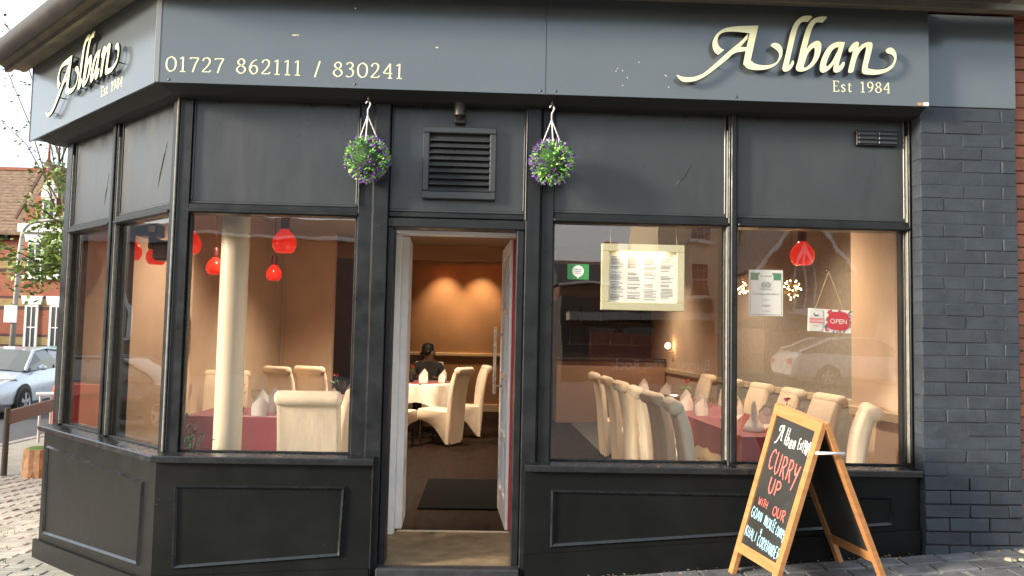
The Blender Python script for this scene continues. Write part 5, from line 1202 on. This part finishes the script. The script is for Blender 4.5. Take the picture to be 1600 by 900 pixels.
# ------------------------------------------------------------------ cars
def make_car(paint):
    """hatchback, nose towards -y, origin on the ground under its middle"""
    root = empty('parked_car', (0, 0, 0)); Lh = 2.25
    st = [(-2.25, .30, .56, .55, .66), (-2.15, .22, .70, .74, .74), (-1.9, .20, .80, .84, .84), (-1.5, .20, .88, .90, .93), (-1.0, .20, .93, .91, 1.00), (-.5, .20, .95, .91, 1.02), (.3, .20, .97, .91, 1.02), (1.0, .20, .98, .91, 1.03), (1.6, .22, .98, .89, 1.05), (2.05, .28, .95, .84, 1.02), (2.22, .40, .80, .72, .92)]
    vs = []; n = 0
    for y, zb, zs, hw, zt in st:
        ring = [(0, zb), (hw*.82, zb), (hw*.98, zb+.12), (hw, .5*(zb+zs)), (hw*.985, zs-.06), (hw*.93, zs+.02), (hw*.70, zt-.01), (hw*.3, zt+.015), (0, zt+.02)]
        rr = [(x, z) for x, z in ring]+[(-x, z) for x, z in ring[-2:0:-1]]; n = len(rr); vs += [(x, y, z) for x, z in rr]
    mb = MB(); mb.add(vs, [(k*n+i, (k+1)*n+i, (k+1)*n+(i+1) % n, k*n+(i+1) % n) for k in range(len(st)-1) for i in range(n)]+[tuple(range(n)), tuple(range((len(st)-1)*n, len(st)*n))[::-1]])
    mb.build('body', paint, root, smooth=35)
    cb = [(-1.15, .98, .80, 1.0, .70), (-.35, .98, .83, 1.42, .60), (.35, .99, .84, 1.47, .60), (1.15, 1.0, .83, 1.43, .58), (1.95, 1.02, .76, 1.06, .66)]
    vs = []
    for y, z0, w0, z1, w1 in cb:
        rr = [(w0, z0), (w0*.97, z0+(z1-z0)*.5), (w1+.03, z1-.03), (w1*.6, z1+.01), (0, z1+.02)]; rr = rr+[(-x, z) for x, z in rr[-2::-1]]; n = len(rr); vs += [(x, y, z) for x, z in rr]
    mb = MB()
    for k in range(len(cb)-1):
        for i in range(n-1):
            roof = i in (2, 3, 4, 5) and k in (1, 2)
            mb.add([vs[k*n+i], vs[(k+1)*n+i], vs[(k+1)*n+i+1], vs[k*n+i+1]], [(0, 1, 2, 3)], 0 if roof else 1)
    o = mb.build('cabin', [paint, 'car_glass'], root, smooth=40)
    for s in (-1, 1):
        mb = MB(); mb.tube([(s*.80, -1.12, 1.0), (s*.635, -.35, 1.415), (s*.63, .35, 1.46), (s*.62, 1.15, 1.42), (s*.69, 1.95, 1.06)], .035, 6); mb.build('roof_pillar', paint, root, smooth=True)
        mb = MB(); mb.tube([(s*.845, .33, 1.0), (s*.63, .35, 1.45)], .03, 6); mb.build('door_pillar', 'black_plastic', root)
        mb = MB(); mb.lathe([(0, -.07), (.09, -.05), (.1, .02), (0, .07)], (s*.98, -.72, 1.05), 10); mb.build('wing_mirror', paint, root, smooth=True)
        hl = [(s*.30, -2.12, .66), (s*.66, -2.06, .70), (s*.86, -1.74, .82), (s*.62, -1.86, .83), (s*.34, -2.07, .745)]
        mb = MB(); c0 = Vector((0, -.012, .012)); mb.add([Vector(p)+c0+Vector((s*.015, -.02, .01)) for p in hl]+[Vector(p)-Vector((0, -.1, .02)) for p in hl], [(0, 1, 2, 3, 4)]+[(i, 5+i, 5+(i+1) % 5, (i+1) % 5) for i in range(5)]); mb.build('headlight', 'lens', root)
        mb = MB(); mb.box(s*.55-.16, s*.55+.16, 2.18, 2.235, .70, .84, .02); mb.build('tail_light', 'print_red', root)
        for yy in (-1.38, 1.33):
            mb = MB(); mb.lathe([(.30, -.02), (.385, -.02), (.39, .03), (.30, .03)], (s*.885, yy, .34), 28, axis='x'); mb.lathe([(0, -.03), (.38, -.03), (.38, .02), (0, .02)], (s*.88, yy, .34), 28, axis='x'); mb.build('wheel_arch', 'black_plastic', root, smooth=40)
            mb = MB(); mb.lathe([(.20, .10), (.29, .11), (.325, .07), (.325, -.07), (.29, -.11), (.20, -.10)], (s*.83, yy, .325), 28, axis='x'); wh = mb.build('wheel', 'tyre', root, smooth=40)
            mb = MB(); mb.lathe([(.21, s*.09), (.225, s*.112), (.20, s*.10), (.19, s*.06), (0, s*.05)] if s > 0 else [(0, -.05), (.19, -.06), (.20, -.10), (.225, -.112), (.21, -.09)], (s*.83, yy, .325), 24, axis='x')
            for q in range(5):
                a = q*2*pi/5+.3; d = Vector((0, cos(a), sin(a))); e = Vector((0, -sin(a), cos(a))); c = Vector((s*.935, yy, .325)); mb.add([c+d*.02+e*.03, c+d*.02-e*.03, c+d*.205-e*.045, c+d*.205+e*.045], [(0, 1, 2, 3), (3, 2, 1, 0)])
            mb.build('alloy_rim', 'alloy', wh)
    mb = MB(); mb.slab([(-.42, .34), (.42, .34), (.50, .46), (-.50, .46)], -2.27, -2.2); mb.slab([(-.34, .56), (.34, .56), (.38, .66), (-.38, .66)], -2.262, -2.2); mb.build('grille', 'black_plastic', root)
    mb = MB(); mb.box(-.26, .26, -2.285, -2.272, .48, .56); mb.build('number_plate', 'trim_white', root)
    mb = MB(); mb.tube([(-.5, -1.2, .995), (.0, -1.05, 1.02), (.15, -1.05, 1.03)], .012, 5); mb.build('wiper', 'black_plastic', root)
    return root
cs = make_car('car_silver'); cs.location = (-10.95, 14.5, gz(-10.5)-.125); cs.rotation_euler = (0, 0, radians(8)); tag(cs, 'silver-blue hatchback parked in the side street left of the shop', 'car')
cb_ = make_car('car_black'); cb_.location = (-14.8, 6.2, gz(-14)-.16); cb_.rotation_euler = (0, 0, radians(4)); tag(cb_, 'black car in the side street, seen only as a reflection in the bay window', 'car')
cw = make_car('car_white'); cw.location = (10.8, -18.0, gz(9.2, -9)-.155); cw.rotation_euler = (0, 0, radians(88)); tag(cw, 'white car parked across the road, seen only as a reflection in the right window', 'car')
# bins, rail, log and railings on the pavement round the corner
def bin_(name, x, y, rz, bm, lm, label, h=1.05, w=.29):
    b = empty(name, (x, y, gz(x)-.12), rz, label, 'bin', 'wheeled bins')
    mb = MB(); v = []
    for z, s in ((.06, .82), (h*.86, 1.0)): v += [(-w*s, -w*1.1*s, z), (w*s, -w*1.1*s, z), (w*s, w*1.1*s, z), (-w*s, w*1.1*s, z)]
    mb.add(v, [(3, 2, 1, 0), (4, 5, 6, 7), (0, 1, 5, 4), (1, 2, 6, 5), (2, 3, 7, 6), (3, 0, 4, 7)]); mb.build('tub', bm, b)
    mb = MB(); mb.slab([(-w*1.14, h*.865), (-w*.9, h*.99), (w*.7, h*1.02), (w*1.05, h*.865)], -w*1.2, w*1.2); mb.build('lid', lm, b)
    for s in (-1, 1): mb = MB(); mb.lathe([(0, -.03), (.10, -.03), (.10, .03), (0, .03)], (s*w*.8, w*.95, .10), 14, axis='x'); mb.build('wheel', 'tyre', b)
    mb = MB(); mb.tube([(-w*.8, w*1.25, h*.9), (w*.8, w*1.25, h*.9)], .018, 6); mb.build('handle', bm, b); return b
bin_('wheeled_bin', -13.2, 17.9, .2, 'bin_black', 'bin_black', 'black wheeled bin behind the parked car, far left', 1.35, .5)
bin_('wheeled_bin', -12.15, 18.4, 0, 'bin_black', 'bin_green', 'wheeled bin with pale green lid behind the parked car', 1.45, .42)
bin_('wheeled_bin', -11.3, 18.3, .1, 'bin_black', 'bin_green', 'second green-lidded bin behind the parked car, next to the shop post', 1.42, .38)
bin_('wheeled_bin', -10.9, 5.2, .3, 'bin_red', 'bin_red', 'red bin reflected in the left bay pane, nearer of two', 1.0, .36)
bin_('wheeled_bin', -11.6, 6.0, .2, 'bin_red', 'bin_red', 'red bin reflected in the left bay pane, farther of two', 1.0, .36)
WB = empty('wooden_barrier', (-5.45, 5.1, gz(-5.45)), label='low brown wooden rail on posts at the kerb, lower left', cat='barrier'); settle(WB)
A0, A1 = Vector((-5.45, 5.06, 0)), Vector((-5.85, 6.9, 0)); g0 = gz(-5.45)
u = (A1-A0).normalized()
mb = MB(Matrix.Translation(A0) @ u.to_track_quat('X', 'Z').to_matrix().to_4x4()); mb.box(-.10, 2.3, -.03, .03, g0+.58, g0+.74, .008); child(mb, 'rail', 'rail_wood', WB)
for t in (-.02, 2.1):
    p = A0+u*t; mb = MB(); mb.tube([(p.x, p.y-.06, g0-.1), (p.x, p.y-.06, g0+.77)], .032, 10); child(mb, 'post', 'metal_dark', WB, 40)
LG = empty('log_stump', (-5.02, 4.9, gz(-5.02)), label='short upright log with peeling orange bark beside the bay window', cat='log'); settle(LG)
mb = MB(); n = 18; vs = []; r = random.Random(6)
for z in (0, .1, .22, .34):
    vs += [(-5.02+cos(2*pi*k/n)*(.15+.02*sin(k*2.6)+r.uniform(-.012, .012)), 4.9+sin(2*pi*k/n)*(.15+.02*sin(k*2.6)+r.uniform(-.012, .012)), gz(-5.02)-.02+z) for k in range(n)]
mb.add(vs, [(j*n+k, j*n+(k+1) % n, (j+1)*n+(k+1) % n, (j+1)*n+k) for j in range(3) for k in range(n)]+[tuple(range(3*n, 4*n))], 0); child(mb, 'trunk', 'log', LG)
mb = MB(); mb.lathe([(.135, .318), (.10, .335), (0, .34)], (-5.02, 4.9, gz(-5.02)), 14); child(mb, 'moss_top', 'grass', LG)
RL = empty('metal_railing', (-6.4, 8.1, gz(-6.4)), label='grey metal railing end with upright bars behind the wooden rail', cat='railing'); settle(RL)
for k in range(6):
    x, y = -6.70+k*.14, 8.0+k*.05; mb = MB(); mb.tube([(x, y, gz(x)-.05), (x, y, gz(x)+.70)], .02, 8); child(mb, 'bar', 'lamp_grey', RL, 40)
mb = MB(); mb.tube([(-6.76, 7.98, gz(-6.7)+.72), (-5.9, 8.28, gz(-6)+.72)], .028, 8); child(mb, 'top_rail', 'trim_white', RL)
OB = empty('orange_barrier', (-7.2, 9.6, gz(-7.2)), label='bright orange plastic barrier post peeping past the bay window corner', cat='barrier'); settle(OB)
mb = MB(); mb.lathe([(0, 0), (.15, 0), (.13, .08), (.10, .12), (.09, .66), (.11, .70), (.10, .80), (.06, .85), (0, .86)], (-7.24, 9.6, gz(-7.2)-.05), 18); child(mb, 'post', 'orange_plastic', OB, 40)
mb = MB(); mb.box(-7.12, -5.9, 9.55, 9.65, gz(-7)+.2, gz(-7)+.6, .03); child(mb, 'panel', 'orange_plastic', OB)
# street name plate, readable only in the bay's reflection
SN = empty('street_sign', (-9.6, 5.45, gz(-9.6)-.12), label='white street name plate on posts, seen mirrored in the bay window', cat='sign'); settle(SN)
ST = Matrix.Translation((-9.6, 5.45, gz(-9.6))) @ Matrix.Rotation(radians(78), 4, 'Z')
mb = MB(ST); mb.box(-.75, .75, 0, .02, .55, .80, .003); child(mb, 'plate', 'trim_white', SN)
for s in (-1, 1): mb = MB(ST); mb.tube([(s*.55, .04, -.15), (s*.55, .04, .7)], .03, 8); child(mb, 'post', 'metal_dark', SN)
mb = MB(); text_mesh(mb, 'BEACONSFIELD ROAD', .155, ST @ Matrix.Translation((0, -.003, .62)) @ UPF); child(mb, 'lettering', 'black_plastic', SN)

# ------------------------------------------------------------------ trees
def tree(name, base, h, crown_c, crown_r, nl, label, fol, seed, leaf=.09, limbs=9, tk=.036):
    r = random.Random(seed); root = empty(name, base, label=label, cat='tree'); b = Vector(base); settle(root)
    mb = MB(); top = Vector(crown_c)-Vector((0, 0, crown_r[2]*.3)); mid = b.lerp(top, .55)+Vector((r.uniform(-.1, .1), r.uniform(-.1, .1), 0))
    mb.tube([b-Vector((0, 0, .15)), b+Vector((0, 0, .3)), mid, top], [h*tk, h*tk*.78, h*tk*.55, h*tk*.22], 10); child(mb, 'trunk', 'bark', root, True)
    lm = MB(); lv = MB(); tips = []
    for k in range(limbs):
        a = k*2.4+r.uniform(-.3, .3); st = b.lerp(top, r.uniform(.55, .98)); e = Vector(crown_c)+Vector((cos(a)*crown_r[0]*r.uniform(.6, 1), sin(a)*crown_r[1]*r.uniform(.6, 1), crown_r[2]*r.uniform(-.75, .9)))
        m_ = st.lerp(e, .5)+Vector((0, 0, crown_r[2]*.12)); lm.tube([st, m_, e], [h*tk*.28, h*tk*.17, h*tk*.06], 6); tips.append((st, m_, e))
        for q in range(6):
            s2 = (m_ if q < 3 else st.lerp(m_, .6)).lerp(e, r.uniform(0, .9)); e2 = s2+Vector((r.gauss(0, .3)*crown_r[0]*.7, r.gauss(0, .3)*crown_r[1]*.7, r.gauss(0, .25)*crown_r[2]*.7)); lm.tube([s2, s2.lerp(e2, .5)+Vector((0, 0, .03)), e2], [h*tk*.09, h*tk*.06, h*tk*.025], 4); tips.append((s2, s2.lerp(e2, .5), e2))
    child(lm, 'limbs', 'bark', root, True)
    for i in range(nl):
        s, m_, e = r.choice(tips); t = r.uniform(.35, 1.05); p = s.lerp(e, t)+Vector((r.gauss(0, leaf*1.2), r.gauss(0, leaf*1.2), r.gauss(0, leaf*.9)))
        d = Vector((r.uniform(-1, 1), r.uniform(-1, 1), r.uniform(-.8, .4))).normalized(); q = d.cross(Vector((r.uniform(-1, 1), r.uniform(-1, 1), 1))).normalized(); l = leaf*r.uniform(.6, 1.2)
        lv.add([p, p+d*l*.5+q*l*.32, p+d*l, p+d*l*.5-q*l*.32], [(0, 1, 2, 3)], 1 if r.random() < .25 else 0)
    child(lv, 'crown', fol, root, kind='stuff')
tree('street_tree', (-7.4, 13.2, -.3), 7, (-8.5, 13.2, 3.9), (2.0, 1.6, 1.7), 7500, 'young green street tree with leaves reaching out beside the bay window', ['foliage_pale', 'foliage'], 4, .14, 16, .020)
tree('bare_tree', (-12.4, 21.0, -.3), 11, (-13.6, 21.0, 8.4), (3.6, 2.4, 4.0), 700, 'tall thin-leaved tree behind the bay, fading into the white sky', ['foliage_autumn', 'foliage'], 9, .14, 12, .009)
tree('street_tree', (-14.5, 1.0, -.5), 5.5, (-14.5, 1.0, 3.1), (1.8, 1.8, 1.5), 1800, 'round street tree seen only in the bay reflections', ['foliage', 'foliage'], 14, .18, 10)

# ------------------------------------------------------------------ across the main street (seen mirrored in the glass)
def block(name, x, y, rz, w, d, h, mt, label, wins=(), roof='slate', rh=1.6):
    """house with its front on local -y turned by rz; front faces the restaurant when rz = pi"""
    e = empty(name, (x, y, gz(x, -3)-.2), rz, label, 'house')
    def ch(mb, nm, mt_, par=None): return mb.build(nm, mt_, par or e)
    mb = MB(); mb.box(-w/2, w/2, 0, d, -.3, h); ch(mb, 'wall', mt)
    mb = MB(); mb.add([(-w/2-.2, -.25, h), (w/2+.2, -.25, h), (w/2+.2, d/2, h+rh), (-w/2-.2, d/2, h+rh), (-w/2-.2, d+.25, h), (w/2+.2, d+.25, h)], [(0, 1, 2, 3), (3, 2, 5, 4), (0, 3, 4), (1, 5, 2), (0, 4, 5, 1)]); rf = ch(mb, 'roof', roof)
    mb = MB(); mb.box(-w/2-.25, w/2+.25, -.32, -.02, h-.18, h-.01, .02); ch(mb, 'cornice', 'trim_white', rf)
    mb = MB(); mb.box(-w/2+.4, -w/2+1.3, d/2-.4, d/2+.4, h+rh*.6, h+rh+1.3, .03); ch(mb, 'chimney', mt, rf)
    for x0, z0, ww, hh in wins:
        mb = MB()
        for b in ((x0, x0+ww, z0+hh-.07, z0+hh), (x0, x0+ww, z0, z0+.07), (x0, x0+.06, z0+.07, z0+hh-.07), (x0+ww-.06, x0+ww, z0+.07, z0+hh-.07), (x0+.06, x0+ww-.06, z0+hh/2-.03, z0+hh/2+.03)): mb.box(b[0], b[1], -.05, .02, b[2], b[3])
        for k in (1, 2): mb.box(x0+ww*k/3-.012, x0+ww*k/3+.012, -.04, .0, z0+.07, z0+hh-.07)
        for k in (1, 3): mb.box(x0+.06, x0+ww-.06, -.038, .0, z0+hh*k/4-.012, z0+hh*k/4+.012)
        f = ch(mb, 'window', 'trim_white'); mb = MB(); mb.box(x0+.06, x0+ww-.06, -.012, .004, z0+.07, z0+hh-.07); ch(mb, 'pane', 'window_dark', f)
        mb = MB(); mb.box(x0-.1, x0+ww+.1, -.14, .02, z0-.1, z0-.01); ch(mb, 'sill', 'trim_white', f)
    return e
W4 = lambda xs, zs, w=.95, h=1.75: [(x, z, w, h) for x in xs for z in zs]
block('town_house', 11.1, -36, radians(180), 4.2, 9, 10.5, 'cream_render', 'tall cream rendered house across the street, seen only in reflections', W4((-.5,), (.9, 3.7, 6.5), 1.0, 1.7))
block('town_house', 15.4, -34.5, radians(180), 4.2, 9, 10.0, 'grey_render', 'greenish-grey rendered house across the street, seen only in reflections', W4((-1.4, .5), (.9, 3.6, 6.3), .95, 1.7))
block('town_house', 6.6, -41, radians(180), 4.4, 8, 4.6, 'dark_brick', 'low brick building with slate roof across the street, seen only in reflections', W4((-1.5, .6), (.9,), .9, 1.4))
block('town_house', 24, -33, radians(180), 10, 9, 8, 'cream_render', 'wide cream house far right across the street, seen only in reflections', W4((-3.5, -.5, 2.5), (1.0, 4.2), .95, 1.7))
# brick cottage gable with pierced white bargeboards and a pointed window
GC = empty('gothic_cottage', (12.9, -27, .2), radians(180), 'brick cottage gable with white bargeboards and pointed window, seen only in reflections', 'house')
mb = MB(); mb.slab([(-1.7, -.4), (1.7, -.4), (1.7, 4.6), (0, 6.9), (-1.7, 4.6)], 0, 5); mb.build('wall', 'dark_brick', GC)
mb = MB(); mb.add([(-2.0, -.3, 4.3), (0, -.3, 7.1), (2.0, -.3, 4.3), (-2.0, 5, 4.3), (0, 5, 7.1), (2.0, 5, 4.3)], [(0, 1, 4, 3), (1, 2, 5, 4)]); mb.build('roof', 'slate', GC)
for q in (-1, 1):
    mb = MB()
    for k in range(9):
        t0, t1 = k/9, (k+1)/9; a = (q*2.0*t0, 7.0-2.75*t0); b = (q*2.0*t1, 7.0-2.75*t1); dp = .22+.10*(k % 2)
        pts = [a, b, (b[0], b[1]-dp), (a[0], a[1]-dp)]; mb.slab(pts if q < 0 else pts[::-1], -.36, -.31)
    mb.build('bargeboard', 'trim_white', GC)
mb = MB(); mb.slab(crom([(-.42, 2.6, 1), (-.42, 4.3), (0, 5.3, 1), (.42, 4.3), (.42, 2.6, 1)], True, 4), -.06, .02); wq = mb.build('window', 'trim_white', GC)
for q in (-1, 1):
    mb = MB(); mb.slab(crom([(q*.04, 2.72, 1), (q*.04, 4.9, 1), (q*.24, 4.55), (q*.34, 4.2), (q*.34, 2.72, 1)], True, 4), -.075, -.061); mb.build('pane', 'window_dark', wq)
mb = MB(); mb.box(-.55, .55, -.16, .02, 2.46, 2.59, .01); mb.build('sill', 'trim_white', wq)
CSH = empty('corner_shop', (5.2, -22, .15), radians(180), 'low shop with a long grey awning across the street, seen only in reflections', 'shop')
mb = MB(); mb.box(-2.6, 2.6, 0, 5, -.4, 2.75); mb.build('wall', 'wall_dark', CSH)
mb = MB(); mb.slab([(-2.4, 1.95), (2.4, 1.95), (2.4, 2.2), (-2.4, 2.2)], -.95, 0); mb.build('awning', 'kerb', CSH)
for q in (-1.9, -.6, .7):
    mb = MB(); mb.box(q, q+1.15, -.03, .02, .5, 1.8); fq = mb.build('window', 'metal_dark', CSH); mb = MB(); mb.box(q+.06, q+1.09, -.045, -.031, .56, 1.74); mb.build('pane', 'window_dark', fq)
block('town_house', -9, -36, radians(180), 16, 9, 7.0, 'dark_brick', 'dark brick terrace across the street opposite the doorway, seen only in reflections', W4((-7,), (1.0,)))
BN = empty('banner_board', (3.6, -13.5, gz(3.6, -3)-.1), label='dark red banner board across the road, lettering mirrored in the right window', cat='banner'); settle(BN)
BT = Matrix.Translation((4.1, -13.5, gz(3.6, -3))) @ Matrix.Rotation(radians(180), 4, 'Z')
mb = MB(BT); mb.box(-1.6, 1.6, 0, .03, .2, 1.35, .004); child(mb, 'board', 'banner', BN)
for s in (-1, 1): mb = MB(BT); mb.box(s*1.45-.04, s*1.45+.04, .031, .10, -.2, 1.3); child(mb, 'leg', 'metal_dark', BN)
mb = MB(); text_mesh(mb, 'Burgers That Rock', .30, BT @ Matrix.Translation((0, -.004, .55)) @ UPF); child(mb, 'lettering', 'trim_white', BN)
PS = empty('patio_parasol', (10.4, -24, gz(10, -3)-.1), label='dark navy parasol across the street, seen only in reflections', cat='parasol'); settle(PS)
mb = MB(); mb.lathe([(1.7, 2.0), (0, 2.7)], (10.4, -24, 0), 8); mb.lathe([(0, 2.67), (1.69, 1.97)], (10.4, -24, 0), 8); child(mb, 'canopy', 'canvas_navy', PS)
mb = MB(); mb.tube([(10.4, -24, 0), (10.4, -24, 2.7)], .04, 8); child(mb, 'pole', 'metal_dark', PS)
